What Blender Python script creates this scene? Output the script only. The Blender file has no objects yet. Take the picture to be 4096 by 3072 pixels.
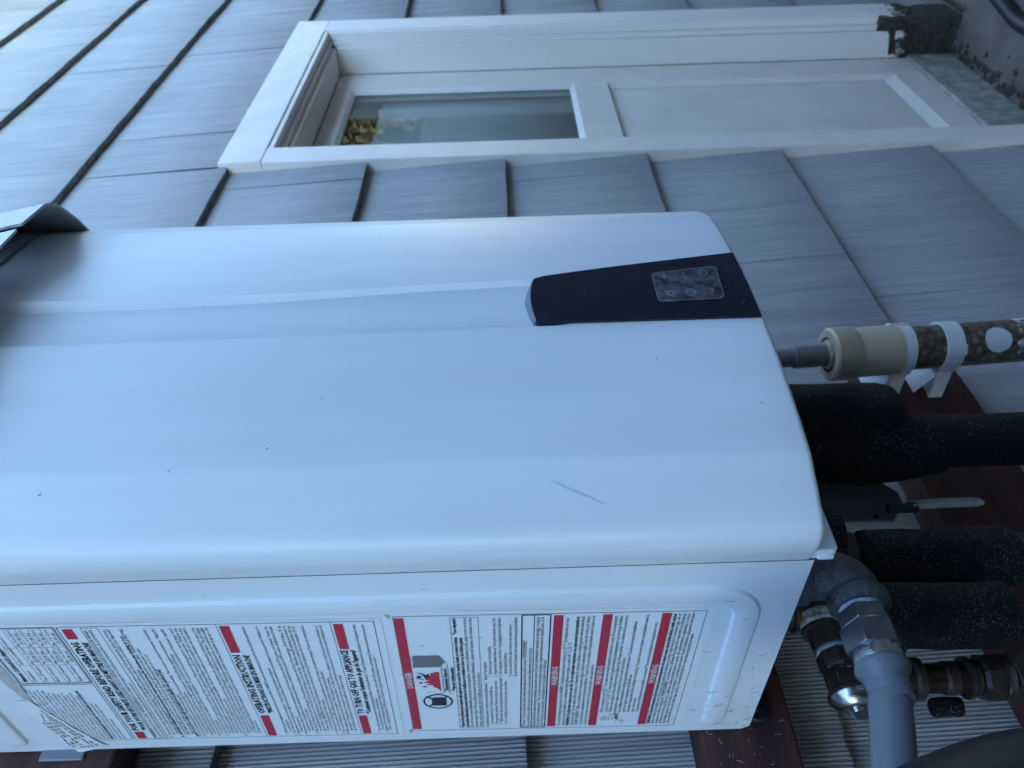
import bpy, bmesh, math, random
from mathutils import Vector, Matrix
random.seed(7)
PI = math.pi
S = bpy.context.scene
COL = S.collection

# ------------------------------------------------------------------ camera
cam_d = bpy.data.cameras.new('camera'); cam = bpy.data.objects.new('camera', cam_d); COL.objects.link(cam)
CP = Vector((-0.33477, -0.80514, 0.21683))
yaw, pit, rol = math.radians(48.4196), math.radians(-0.0696), math.radians(-1.7981)
F = Vector((math.sin(yaw)*math.cos(pit), math.cos(yaw)*math.cos(pit), math.sin(pit)))
r0 = Vector((math.cos(yaw), -math.sin(yaw), 0)); u0 = r0.cross(F)
Rv = r0*math.cos(rol) + u0*math.sin(rol); Uv = -r0*math.sin(rol) + u0*math.cos(rol)
M = Matrix((-Uv, Rv, -F)).transposed().to_4x4(); M.translation = CP     # the phone is held on its side
cam.matrix_world = M
cam_d.sensor_width = 36; cam_d.lens = 27.40; cam_d.clip_start = 0.01; cam_d.clip_end = 200
cam_d.dof.use_dof = True; cam_d.dof.focus_distance = 0.60; cam_d.dof.aperture_fstop = 11.0
S.camera = cam

# ------------------------------------------------------------------ sky, sun, exposure
SUN_EL, SUN_AZ = math.radians(22), math.radians(12)      # the sun stands behind the house
w = bpy.data.worlds.new('World'); S.world = w; w.use_nodes = True
nt = w.node_tree; nt.nodes.clear()
sky = nt.nodes.new('ShaderNodeTexSky'); sky.sky_type = 'NISHITA'; sky.sun_disc = False
sky.sun_elevation = SUN_EL; sky.sun_rotation = SUN_AZ; sky.air_density = 1.0; sky.dust_density = 0.5; sky.ozone_density = 1.7
bg = nt.nodes.new('ShaderNodeBackground'); bg.inputs['Strength'].default_value = 0.15
wo = nt.nodes.new('ShaderNodeOutputWorld')
nt.links.new(sky.outputs[0], bg.inputs[0]); nt.links.new(bg.outputs[0], wo.inputs[0])
sd = bpy.data.lights.new('sun', 'SUN'); sd.energy = 3.0; sd.angle = math.radians(0.5); sd.color = (1, .95, .86)
so = bpy.data.objects.new('sun', sd); COL.objects.link(so)
sdir = Vector((math.sin(SUN_AZ)*math.cos(SUN_EL), math.cos(SUN_AZ)*math.cos(SUN_EL), math.sin(SUN_EL)))
so.rotation_euler = sdir.to_track_quat('Z', 'Y').to_euler(); so.location = (0, 4, 8)
S.view_settings.view_transform = 'Standard'; S.view_settings.look = 'None'
S.view_settings.exposure = 3.3; S.view_settings.gamma = 1.0; S.view_settings.use_curve_mapping = False
S.cycles.use_adaptive_sampling = True; S.cycles.adaptive_threshold = .02; S.cycles.use_denoising = True
S.cycles.max_bounces = 5; S.cycles.diffuse_bounces = 3; S.cycles.glossy_bounces = 3; S.cycles.transmission_bounces = 3; S.cycles.transparent_max_bounces = 6; S.cycles.caustics_reflective = False; S.cycles.caustics_refractive = False

# ------------------------------------------------------------------ helpers
class G:
    def __init__(s): s.v = []; s.f = []; s.m = []
    def add(s, v, f, m=0):
        n = len(s.v); s.v += [tuple(p) for p in v]; s.f += [tuple(i+n for i in q) for q in f]; s.m += [m]*len(f)
    def box(s, x0, x1, y0, y1, z0, z1, m=0):
        s.add([(x0,y0,z0),(x1,y0,z0),(x1,y1,z0),(x0,y1,z0),(x0,y0,z1),(x1,y0,z1),(x1,y1,z1),(x0,y1,z1)],
              [(0,3,2,1),(4,5,6,7),(0,1,5,4),(1,2,6,5),(2,3,7,6),(3,0,4,7)], m); return s
    def prism(s, poly, d, m=0):            # poly: 3D points of one face, d: extrusion vector
        d = Vector(d); n = len(poly); a = [Vector(p) for p in poly]; b = [p+d for p in a]
        s.add(a+b, [tuple(range(n))[::-1], tuple(range(n, 2*n))] + [(i,(i+1)%n,n+(i+1)%n,n+i) for i in range(n)], m); return s
    def rings(s, rings, caps=True, m=0, close=False):
        n = len(rings[0]); v = [p for r in rings for p in r]; f = []
        k = len(rings)
        for i in range(k-1 if not close else k):
            for j in range(n):
                a, b = i*n+j, i*n+(j+1) % n; c = ((i+1) % k)*n
                f.append((a, b, c+(j+1) % n, c+j))
        if caps and not close: f += [tuple(range(n))[::-1], tuple(range((k-1)*n, k*n))]
        s.add(v, f, m); return s
    def lathe(s, o, d, prof, n=28, m=0, ph=0.0, caps=True):
        o = Vector(o); d = Vector(d).normalized()
        a = d.orthogonal().normalized(); b = d.cross(a)
        rr = []
        for t, r in prof:
            rr.append([o+d*t+(a*math.cos(ph+2*PI*j/n)+b*math.sin(ph+2*PI*j/n))*r for j in range(n)])
        return s.rings(rr, caps, m)
    def tube(s, path, rad, n=20, m=0, caps=True):
        path = [Vector(p) for p in path]; k = len(path); rr = []
        t0 = (path[1]-path[0]).normalized(); a = t0.orthogonal().normalized()
        for i, p in enumerate(path):
            t = (path[min(i+1,k-1)]-path[max(i-1,0)]).normalized()
            a = (a - t*a.dot(t)).normalized(); b = t.cross(a)
            r = rad(i/(k-1)) if callable(rad) else rad
            rr.append([p+(a*math.cos(2*PI*j/n)+b*math.sin(2*PI*j/n))*r for j in range(n)])
        return s.rings(rr, caps, m)
    def build(s, name, mats, parent=None, ang=35, bevel=0, seg=2, loc=None):
        me = bpy.data.meshes.new(name); me.from_pydata(s.v, [], s.f); 
        if not isinstance(mats, (list, tuple)): mats = [mats]
        for mt in mats: me.materials.append(mt)
        me.polygons.foreach_set('material_index', s.m)
        bm = bmesh.new(); bm.from_mesh(me); bmesh.ops.recalc_face_normals(bm, faces=bm.faces); bm.to_mesh(me); bm.free()
        if ang:
            me.polygons.foreach_set('use_smooth', [True]*len(me.polygons)); me.set_sharp_from_angle(angle=math.radians(ang))
        me.update()
        o = bpy.data.objects.new(name, me); COL.objects.link(o)
        if parent: o.parent = parent
        if loc: o.location = loc
        if bevel:
            b = o.modifiers.new('bevel', 'BEVEL'); b.width = bevel; b.segments = seg; b.limit_method = 'ANGLE'; b.angle_limit = math.radians(40)
            b.harden_normals = False
        return o
def tag(o, label=None, cat=None, group=None, kind=None):
    if label: o['label'] = label
    if cat: o['category'] = cat
    if group: o['group'] = group
    if kind: o['kind'] = kind
    return o
def thing(name, label, cat, loc=(0,0,0), group=None):
    o = bpy.data.objects.new(name, None); COL.objects.link(o); o.empty_display_size = .05
    return tag(o, label, cat, group)          # parts keep world coordinates under an unmoved empty
def spline(pts, per=8):
    pts = [Vector(p) for p in pts]; out = []
    q = [pts[0]*2-pts[1]] + pts + [pts[-1]*2-pts[-2]]
    for i in range(1, len(q)-2):
        p0, p1, p2, p3 = q[i-1:i+3]
        for k in range(per):
            t = k/per
            out.append(.5*((2*p1)+(p2-p0)*t+(2*p0-5*p1+4*p2-p3)*t*t+(3*p1-p0-3*p2+p3)*t**3))
    out.append(pts[-1]); return out

# ------------------------------------------------------------------ materials
def mat(name, col, rough=.5, metal=0.0, spec=.5, var=0.0, vscale=20, vstretch=(1,1,1), col2=None, bump=0, bscale=200, bstretch=(1,1,1), rvar=0, coat=0, objrand=0, thr=None):
    m = bpy.data.materials.new(name); m.use_nodes = True; n = m.node_tree; p = n.nodes['Principled BSDF']; L = n.links.new
    p.inputs['Base Color'].default_value = (*col, 1); p.inputs['Roughness'].default_value = rough
    p.inputs['Metallic'].default_value = metal; p.inputs['Specular IOR Level'].default_value = spec; p.inputs['Coat Weight'].default_value = coat
    geo = n.nodes.new('ShaderNodeNewGeometry')
    def noise(scale, stretch, det=4, rg=.6):
        mp = n.nodes.new('ShaderNodeMapping'); mp.inputs['Scale'].default_value = stretch; L(geo.outputs['Position'], mp.inputs[0])
        t = n.nodes.new('ShaderNodeTexNoise'); t.inputs['Scale'].default_value = scale; t.inputs['Detail'].default_value = det; t.inputs['Roughness'].default_value = rg
        L(mp.outputs[0], t.inputs['Vector']); return t
    out = None
    if var or col2:
        t = noise(vscale, vstretch); r = n.nodes.new('ShaderNodeValToRGB'); c2 = col2 or tuple(c*(1-var) for c in col)
        a, b = thr or (.35, .65)
        r.color_ramp.elements[0].position = a; r.color_ramp.elements[1].position = b
        r.color_ramp.elements[0].color = (*c2, 1); r.color_ramp.elements[1].color = (*col, 1)
        L(t.outputs['Fac'], r.inputs[0]); out = r.outputs[0]
    if objrand:
        oi = n.nodes.new('ShaderNodeObjectInfo'); mr = n.nodes.new('ShaderNodeMapRange')
        mr.inputs['To Min'].default_value = 1-objrand; mr.inputs['To Max'].default_value = 1+objrand; L(oi.outputs['Random'], mr.inputs[0])
        vm = n.nodes.new('ShaderNodeVectorMath'); vm.operation = 'SCALE'
        if out: L(out, vm.inputs[0])
        else: vm.inputs[0].default_value = col
        L(mr.outputs[0], vm.inputs['Scale']); out = vm.outputs[0]
    if out: L(out, p.inputs['Base Color'])
    if rvar:
        t = noise(vscale*1.7, vstretch); mr = n.nodes.new('ShaderNodeMapRange'); mr.inputs['To Min'].default_value = rough-rvar; mr.inputs['To Max'].default_value = rough+rvar
        L(t.outputs['Fac'], mr.inputs[0]); L(mr.outputs[0], p.inputs['Roughness'])
    if bump:
        t = noise(bscale, bstretch); b = n.nodes.new('ShaderNodeBump'); b.inputs['Distance'].default_value = bump; L(t.outputs['Fac'], b.inputs['Height']); L(b.outputs[0], p.inputs['Normal'])
    return m
def mk_enamel(name, base, rough):
    m = bpy.data.materials.new(name); m.use_nodes = True; n = m.node_tree; p = n.nodes['Principled BSDF']; L = n.links.new
    geo = n.nodes.new('ShaderNodeNewGeometry')
    def noise(sc, st, det=4):
        mp = n.nodes.new('ShaderNodeMapping'); mp.inputs['Scale'].default_value = st; L(geo.outputs['Position'], mp.inputs[0])
        t = n.nodes.new('ShaderNodeTexNoise'); t.inputs['Scale'].default_value = sc; t.inputs['Detail'].default_value = det; L(mp.outputs[0], t.inputs['Vector']); return t
    def ramp(t, p0, p1, c0, c1):
        r = n.nodes.new('ShaderNodeValToRGB'); r.color_ramp.elements[0].position = p0; r.color_ramp.elements[1].position = p1
        r.color_ramp.elements[0].color = (*c0, 1); r.color_ramp.elements[1].color = (*c1, 1); L(t.outputs['Fac'], r.inputs[0]); return r.outputs[0]
    def mul(x, y):
        v = n.nodes.new('ShaderNodeVectorMath'); v.operation = 'MULTIPLY'; L(x, v.inputs[0]); L(y, v.inputs[1]); return v.outputs[0]
    st = ramp(noise(26, (1,1,.09)), .40, .62, (.955,.955,.945), (1,1,1)); cl = ramp(noise(7, (1,1,.6)), .35, .65, (.97,.97,.965), (1.0,1.0,1.0)); sp = ramp(noise(420, (1,1,1), 1), .13, .20, (.72,.70,.66), (1,1,1))
    k = mul(mul(st, cl), sp); v = n.nodes.new('ShaderNodeVectorMath'); v.operation = 'MULTIPLY'; v.inputs[1].default_value = base; L(k, v.inputs[0]); L(v.outputs[0], p.inputs['Base Color'])
    mr = n.nodes.new('ShaderNodeMapRange'); mr.inputs['To Min'].default_value = rough-.08; mr.inputs['To Max'].default_value = rough+.10; t = noise(12, (1,1,.25)); L(t.outputs['Fac'], mr.inputs[0]); L(mr.outputs[0], p.inputs['Roughness'])
    b = n.nodes.new('ShaderNodeBump'); b.inputs['Distance'].default_value = .0006; b.inputs['Strength'].default_value = .5; L(noise(14, (1,1,.6), 2).outputs['Fac'], b.inputs['Height']); L(b.outputs[0], p.inputs['Normal'])
    return m
enamel = mk_enamel('white_enamel', (.71,.79,.825), .38)
enamel_side = mk_enamel('white_enamel_side', (.725,.805,.845), .40)
hoodw = mat('white_hood', (.78,.79,.80), .45, var=.05, vscale=15)
hoodedge = mat('hood_grey_edge', (.42,.43,.44), .6, var=.3, vscale=80)
liner = mat('dark_liner', (.10,.11,.12), .7)
blackgloss = mat('black_gloss', (.006,.010,.022), .10, spec=.5, rvar=.06, vscale=30)
greyplate = mat('grey_plate', (.105,.115,.130), .6, var=.25, vscale=80, vstretch=(1,1,.03), bump=.0006, bscale=160, bstretch=(1,1,.03)); liner0 = mat('hole_dark', (.01,.01,.012), .9)
film = mat('scuffed_film', (.13,.15,.18), .28, col2=(.018,.022,.032), vscale=75, thr=(.38,.68), bump=.0009, bscale=110)
greycap = mat('grey_cap', (.13,.15,.17), .45)
icon = mat('icon_white', (.62,.64,.66), .5); icondim = mat('icon_dim', (.27,.29,.32), .5)
paper = mat('label_paper', (.74,.82,.85), .42, var=.03, vscale=40)
ink = mat('label_ink', (.022,.024,.035), .6)
redink = mat('label_red', (.50,.030,.060), .5, var=.08, vscale=60)
greyink = mat('label_grey', (.16,.17,.18), .6)
scr = mat('panel_scratch', (.06,.065,.075), .5)
paperback = mat('torn_paper', (.50,.49,.46), .8, var=.25, vscale=150, bump=.0004, bscale=300)
trim = mat('trim_white', (.84,.78,.70), .45, var=.10, vscale=10, bump=.0005, bscale=90, bstretch=(1,1,.15))
trimdirty = mat('trim_white_rotting', (.74,.72,.69), .55, col2=(.035,.033,.028), vscale=26, thr=(.52,.60), bump=.003, bscale=60)
leafpaint = mat('door_paint', (.84,.77,.67), .42, var=.10, vscale=7, bump=.0004, bscale=70, bstretch=(1,1,.15))
def mk_trimrot():
    m = bpy.data.materials.new('trim_rotting'); m.use_nodes = True; n = m.node_tree; p = n.nodes['Principled BSDF']; L = n.links.new
    geo = n.nodes.new('ShaderNodeNewGeometry'); sx = n.nodes.new('ShaderNodeSeparateXYZ'); L(geo.outputs['Position'], sx.inputs[0])
    t = n.nodes.new('ShaderNodeTexNoise'); t.inputs['Scale'].default_value = 38; t.inputs['Detail'].default_value = 6; t.inputs['Roughness'].default_value = .7; L(geo.outputs['Position'], t.inputs['Vector'])
    mr = n.nodes.new('ShaderNodeMapRange'); mr.inputs['From Min'].default_value = -1.11; mr.inputs['From Max'].default_value = -.93; mr.inputs['To Min'].default_value = -.28; mr.inputs['To Max'].default_value = .45; L(sx.outputs['Z'], mr.inputs[0])
    ad = n.nodes.new('ShaderNodeMath'); L(mr.outputs[0], ad.inputs[0]); L(t.outputs['Fac'], ad.inputs[1])
    r = n.nodes.new('ShaderNodeValToRGB'); e = r.color_ramp.elements; e[0].position = .36; e[0].color = (.025,.023,.02,1); e[1].position = .50; e[1].color = (.82,.78,.72,1); x = r.color_ramp.elements.new(.44); x.color = (.30,.27,.25,1)
    L(ad.outputs[0], r.inputs[0]); L(r.outputs[0], p.inputs['Base Color']); p.inputs['Roughness'].default_value = .6
    b = n.nodes.new('ShaderNodeBump'); b.inputs['Distance'].default_value = .004; L(t.outputs['Fac'], b.inputs['Height']); b.inputs['Strength'].default_value = .4; L(b.outputs[0], p.inputs['Normal']); return m
trimrot = mk_trimrot()
rot = mat('rotten_wood', (.024,.022,.018), .95, col2=(.07,.062,.05), vscale=70, bump=.006, bscale=80)
mould = mat('brass_grey', (.13,.10,.065), .45, metal=.6, var=.5, vscale=60, bump=.0004, bscale=200)
soil = mat('ground_paving', (.180,.155,.130), .9, var=.35, vscale=7, bump=.004, bscale=60)
conc = mat('sill_concrete', (.46,.46,.39), .9, col2=(.24,.24,.20), vscale=26, bump=.003, bscale=70)
redwood = mat('redwood_stain', (.085,.028,.022), .75, col2=(.035,.013,.012), vscale=30, vstretch=(.12,1,1), bump=.0008, bscale=220, bstretch=(.06,1,1))
foam = bpy.data.materials.new('x')
bpy.data.materials.remove(foam)
hosegrey = mat('hose_coating', (.20,.235,.275), .36, var=.08, vscale=60)
iron = mat('malleable_iron', (.125,.145,.165), .48, metal=.35, var=.45, vscale=140, bump=.0022, bscale=330)
steel = mat('plated_steel', (.26,.28,.30), .33, metal=.85, var=.3, vscale=120, bump=.0002, bscale=500)
brightsteel = mat('bright_steel', (.62,.64,.66), .22, metal=1, var=.15, vscale=30, bump=.0003, bscale=700, bstretch=(1,.1,.1))
tape = mat('thread_tape', (.52,.62,.68), .6, col2=(.20,.30,.36), vscale=350, bump=.0008, bscale=500)
oldbrass = mat('old_brass', (.085,.066,.055), .42, metal=.6, var=.45, vscale=80, bump=.0004, bscale=260, rvar=.1)
copper = mat('copper_pipe', (.085,.045,.032), .38, metal=.8, var=.5, vscale=60, rvar=.1)
crust = mat('mineral_crust', (.42,.44,.47), .9, col2=(.13,.11,.10), vscale=160, bump=.002, bscale=300)
pvcgrey = mat('grey_pvc', (.24,.24,.25), .5, var=.15, vscale=40)
pvcblue = mat('blue_primer', (.10,.22,.34), .5)
cream = mat('cream_pvc', (.52,.46,.33), .45, var=.12, vscale=30)
cliponm = mat('white_clip', (.66,.67,.69), .45, var=.06, vscale=60)
blackrub = mat('black_rubber', (.010,.013,.018), .50, var=.3, vscale=30)
stickerw = mat('round_sticker', (.66,.68,.72), .55, var=.10, vscale=90)
frost = mat('scale_frost', (.62,.66,.70), .7, col2=(.11,.095,.07), vscale=70, thr=(.42,.56), bump=.001, bscale=200)
curt = mat('curtain_cloth', (.55,.53,.50), .9)
nbwall = mat('neighbour_boards', (.30,.275,.25), .9, var=.3, vscale=12, vstretch=(1,1,.1))
leafm = mat('leaf_green', (.060,.058,.009), .6, var=.7, vscale=8)
fibre = mat('cobweb_fibre', (.13,.11,.10), .9)
fibre2 = mat('cobweb_fibre_pale', (.55,.53,.48), .9)
dry = mat('dry_litter', (.20,.15,.10), .9, var=.5, vscale=200)
roomw = mat('room_paint', (.30,.29,.27), .9)
roofm = mat('roof_dark', (.06,.06,.06), .9)
levergrey = mat('lever_vinyl', (.42,.44,.45), .5, col2=(.30,.29,.27), vscale=90)

def mk_foam(nm, th):
    m = bpy.data.materials.new(nm); m.use_nodes = True; n = m.node_tree; p = n.nodes['Principled BSDF']; L = n.links.new
    geo = n.nodes.new('ShaderNodeNewGeometry')
    v = n.nodes.new('ShaderNodeTexVoronoi'); v.inputs['Scale'].default_value = 1250; L(geo.outputs['Position'], v.inputs['Vector'])
    nz = n.nodes.new('ShaderNodeTexNoise'); nz.inputs['Scale'].default_value = 30; L(geo.outputs['Position'], nz.inputs['Vector'])
    r = n.nodes.new('ShaderNodeValToRGB'); r.color_ramp.elements[0].position = th; r.color_ramp.elements[1].position = .985
    r.color_ramp.elements[0].color = (.006,.008,.010,1); r.color_ramp.elements[1].color = (.20,.22,.22,1)
    sp = n.nodes.new('ShaderNodeSeparateColor'); L(v.outputs['Color'], sp.inputs[0])
    mu = n.nodes.new('ShaderNodeMath'); mu.operation = 'MULTIPLY_ADD'; mu.inputs[1].default_value = .9; L(sp.outputs[0], mu.inputs[0])
    m2 = n.nodes.new('ShaderNodeMath'); m2.operation = 'MULTIPLY'; m2.inputs[1].default_value = .16; L(nz.outputs['Fac'], m2.inputs[0]); L(m2.outputs[0], mu.inputs[2])
    L(mu.outputs[0], r.inputs[0]); L(r.outputs[0], p.inputs['Base Color']); p.inputs['Roughness'].default_value = .8
    p.inputs['Specular IOR Level'].default_value = .25
    b = n.nodes.new('ShaderNodeBump'); b.inputs['Distance'].default_value = .0012; L(v.outputs['Distance'], b.inputs['Height']); L(b.outputs[0], p.inputs['Normal'])
    return m
foam = mk_foam('black_foam_dusty', .91); foamplain = mk_foam('black_foam_plain', .955)
def mk_pebble():
    m = bpy.data.materials.new('pebble_media'); m.use_nodes = True; n = m.node_tree; p = n.nodes['Principled BSDF']; L = n.links.new
    geo = n.nodes.new('ShaderNodeNewGeometry')
    v = n.nodes.new('ShaderNodeTexVoronoi'); v.inputs['Scale'].default_value = 110; L(geo.outputs['Position'], v.inputs['Vector'])
    r = n.nodes.new('ShaderNodeValToRGB'); r.color_ramp.elements[0].position = .15; r.color_ramp.elements[1].position = .75
    r.color_ramp.elements[0].color = (.21,.165,.095,1); r.color_ramp.elements[1].color = (.060,.050,.032,1)
    L(v.outputs['Distance'], r.inputs[0])
    sp = n.nodes.new('ShaderNodeSeparateColor'); L(v.outputs['Color'], sp.inputs[0])
    mr = n.nodes.new('ShaderNodeMapRange'); mr.inputs['To Min'].default_value = .45; mr.inputs['To Max'].default_value = 1.15; L(sp.outputs[0], mr.inputs[0])
    vm = n.nodes.new('ShaderNodeVectorMath'); vm.operation = 'SCALE'; L(r.outputs[0], vm.inputs[0]); L(mr.outputs[0], vm.inputs['Scale'])
    L(vm.outputs[0], p.inputs['Base Color']); p.inputs['Roughness'].default_value = .35; p.inputs['Coat Weight'].default_value = .3
    return m
pebble = mk_pebble()
def mk_shingle(name, base):
    m = bpy.data.materials.new(name); m.use_nodes = True; n = m.node_tree; p = n.nodes['Principled BSDF']; L = n.links.new
    geo = n.nodes.new('ShaderNodeNewGeometry'); oi = n.nodes.new('ShaderNodeObjectInfo')
    def noise(sc, st, det=3):
        mp = n.nodes.new('ShaderNodeMapping'); mp.inputs['Scale'].default_value = st; L(geo.outputs['Position'], mp.inputs[0])
        t = n.nodes.new('ShaderNodeTexNoise'); t.inputs['Scale'].default_value = sc; t.inputs['Detail'].default_value = det; t.inputs['Roughness'].default_value = .65; L(mp.outputs[0], t.inputs['Vector']); return t
    a = noise(90, (1,1,.013)); b = noise(5, (1,1,.5), 3); c = noise(28, (1,1,.25), 3)
    def ramp(t, p0, p1, c0, c1):
        r = n.nodes.new('ShaderNodeValToRGB'); r.color_ramp.elements[0].position = p0; r.color_ramp.elements[1].position = p1
        r.color_ramp.elements[0].color = (*[c0]*3, 1); r.color_ramp.elements[1].color = (*[c1]*3, 1); L(t.outputs['Fac'], r.inputs[0]); return r.outputs[0]
    def mul(x, y):
        v = n.nodes.new('ShaderNodeVectorMath'); v.operation = 'MULTIPLY'; L(x, v.inputs[0]); L(y, v.inputs[1]); return v.outputs[0]
    k = mul(mul(ramp(a, .3, .7, .82, 1.06), ramp(b, .3, .7, .90, 1.06)), ramp(c, .20, .33, .62, 1.0))
    vb = n.nodes.new('ShaderNodeVectorMath'); vb.operation = 'MULTIPLY'; vb.inputs[1].default_value = base; L(k, vb.inputs[0])
    mr = n.nodes.new('ShaderNodeMapRange'); mr.inputs['To Min'].default_value = .95; mr.inputs['To Max'].default_value = 1.05; L(oi.outputs['Random'], mr.inputs[0])
    vs = n.nodes.new('ShaderNodeVectorMath'); vs.operation = 'SCALE'; L(vb.outputs[0], vs.inputs[0]); L(mr.outputs[0], vs.inputs['Scale'])
    L(vs.outputs[0], p.inputs['Base Color']); p.inputs['Roughness'].default_value = .55; p.inputs['Specular IOR Level'].default_value = .35
    bp = n.nodes.new('ShaderNodeBump'); bp.inputs['Distance'].default_value = .0012; L(a.outputs['Fac'], bp.inputs['Height']); L(bp.outputs[0], p.inputs['Normal'])
    return m
shpaint = mk_shingle('shingle_paint', (.415,.425,.425))
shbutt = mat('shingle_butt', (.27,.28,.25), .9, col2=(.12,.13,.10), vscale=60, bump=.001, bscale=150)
def mk_glass():
    m = bpy.data.materials.new('window_glass'); m.use_nodes = True; n = m.node_tree; n.nodes.clear(); L = n.links.new
    o = n.nodes.new('ShaderNodeOutputMaterial'); mx = n.nodes.new('ShaderNodeMixShader'); tr = n.nodes.new('ShaderNodeBsdfTransparent'); gl = n.nodes.new('ShaderNodeBsdfGlossy')
    fr = n.nodes.new('ShaderNodeFresnel'); gq = n.nodes.new('ShaderNodeNewGeometry'); mq = n.nodes.new('ShaderNodeMapRange'); mq.inputs['To Min'].default_value = 1.5; mq.inputs['To Max'].default_value = 1/1.5; L(gq.outputs['Backfacing'], mq.inputs[0]); L(mq.outputs[0], fr.inputs['IOR']); gl.inputs['Roughness'].default_value = .01; tr.inputs[0].default_value = (.86,.9,.89,1)
    L(fr.outputs[0], mx.inputs[0]); L(tr.outputs[0], mx.inputs[1]); L(gl.outputs[0], mx.inputs[2]); L(mx.outputs[0], o.inputs[0]); return m
glass = mk_glass()

# ------------------------------------------------------------------ ground, house, neighbour
GZ = -1.25
g = G(); g.add([(-40,-40,GZ),(40,-40,GZ),(40,40,GZ),(-40,40,GZ)], [(0,1,2,3)]); tag(g.build('ground', soil, ang=0), kind='structure')

DX0, DX1, DZ1, DZ0 = 1.435, 2.290, .778, -1.105       # door opening
HZ = 2.6
house = thing('house', 'house wall clad in blue-grey painted combed shingles behind the water heater', 'house')
g = G()
g.box(-7, DX0-.02, .0285, .14, GZ, HZ); g.box(DX1+.02, 14, .0285, .14, GZ, HZ); g.box(DX0-.02, DX1+.02, .0285, .14, DZ1+.02, HZ)
g.build('wall_backing', shpaint, house, ang=0)
g = G(); g.box(1.05, 2.62, .141, .95, GZ+.004, GZ+.02); g.box(1.05, 2.62, .141, .95, 1.2, 1.22); g.box(1.03, 1.05, .141, .95, GZ+.004, 1.22); g.box(2.62, 2.64, .141, .95, GZ+.004, 1.22); g.box(1.03, 2.64, .95, .97, GZ+.004, 1.22); g.build('door_closet', roomw, house, ang=0)
g = G(); g.box(-7, 14, 1.6, 7, GZ+.002, HZ-.002); g.box(-7, -6.9, .141, 1.6, GZ, HZ-.01); g.box(13.9, 14, .141, 1.6, GZ, HZ-.01); g.build('sun_block', roofm, house, ang=0)  # unseen solid mass added to keep the sun off this side
g = G(); g.box(-7.2, 14.2, -.58, 7.2, HZ+.001, HZ+.14); g.build('shade_roof', roofm, house, ang=0)  # out of view; overhang added to cut sky light on the upper wall

# courses of shingles: butt heights measured on the wall
courses = [-1.09, -.776, -.4238, -.1127, .2132, .5346, .857, 1.2045, 1.527, 1.837, 2.15]
def shingle(x0, x1, z0, z1, amp, yb, skew, skewb):
    wv = x1-x0; per = .0047; nx = max(4, int(wv/per*4)); g = G(); v = []; bt = .0205 if z0 < .5 else .0165; sl = (bt+.0025)/(z1-z0)
    ph = random.uniform(0, 6.28)
    for i in range(nx+1):
        x = wv*i/nx; a = amp*(.8+.2*math.sin(x*90+ph))
        rdg = a*math.cos(2*PI*(x0+x)/per)
        wob = .0006*math.sin(x*23+ph)+.0004*math.sin(x*61+ph*2)
        zz = skewb*(x/wv-.5)+.0005*math.sin(x*47+ph)
        v += [(x, yb+bt, zz), (x, yb+rdg+wob+.0012, zz), (x, yb+rdg+wob, zz+.0025), (x, yb+rdg*.9+wob*.5+(z1-z0)*.5*sl, (z1-z0)*.5), (x, yb+rdg*.8+(z1-z0)*sl, z1-z0), (x, .0275, z1-z0)]
    f = []; 
    for i in range(nx):
        for k in range(5):
            a = i*6+k; f.append((a, a+6, a+7, a+1))
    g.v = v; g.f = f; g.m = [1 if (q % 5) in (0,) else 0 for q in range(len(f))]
    # side faces
    g.add([v[k] for k in range(6)], [(5,4,3,2,1,0)], 0); g.add([v[-6+k] for k in range(6)], [(0,1,2,3,4,5)], 0)
    me = g
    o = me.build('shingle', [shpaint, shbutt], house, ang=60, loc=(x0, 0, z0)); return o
ci = 0
for i, z in enumerate(courses):
    z1 = (courses[i+1] if i+1 < len(courses) else z+.31)+.012
    segs = [(-.62, 3.05)]
    if z < .8: segs = [(-.62, 1.363), (2.392, 2.9)]
    elif z < .9: segs = [(-.62, 1.3595), (1.3597, 2.3955), (2.3959, 3.05)]
    else: segs = [(-.62, 3.05)]
    for a, b in segs:
        x = a-.0
        while x < b-.03:
            wv = random.choice([.15,.19,.26,.30,.34,.23])*random.uniform(.9,1.1)
            if x+wv > b-.05: wv = b-x
            amp = .00105 if x < .30 else .0008 if x < .8 else .0005
            if z > .6: amp = min(amp, .0003)
            zb = z
            if z == .857 and a > 1.3 and b < 2.4: zb = .8805
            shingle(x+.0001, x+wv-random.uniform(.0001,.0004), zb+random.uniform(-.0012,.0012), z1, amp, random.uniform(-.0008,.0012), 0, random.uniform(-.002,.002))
            x += wv

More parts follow.
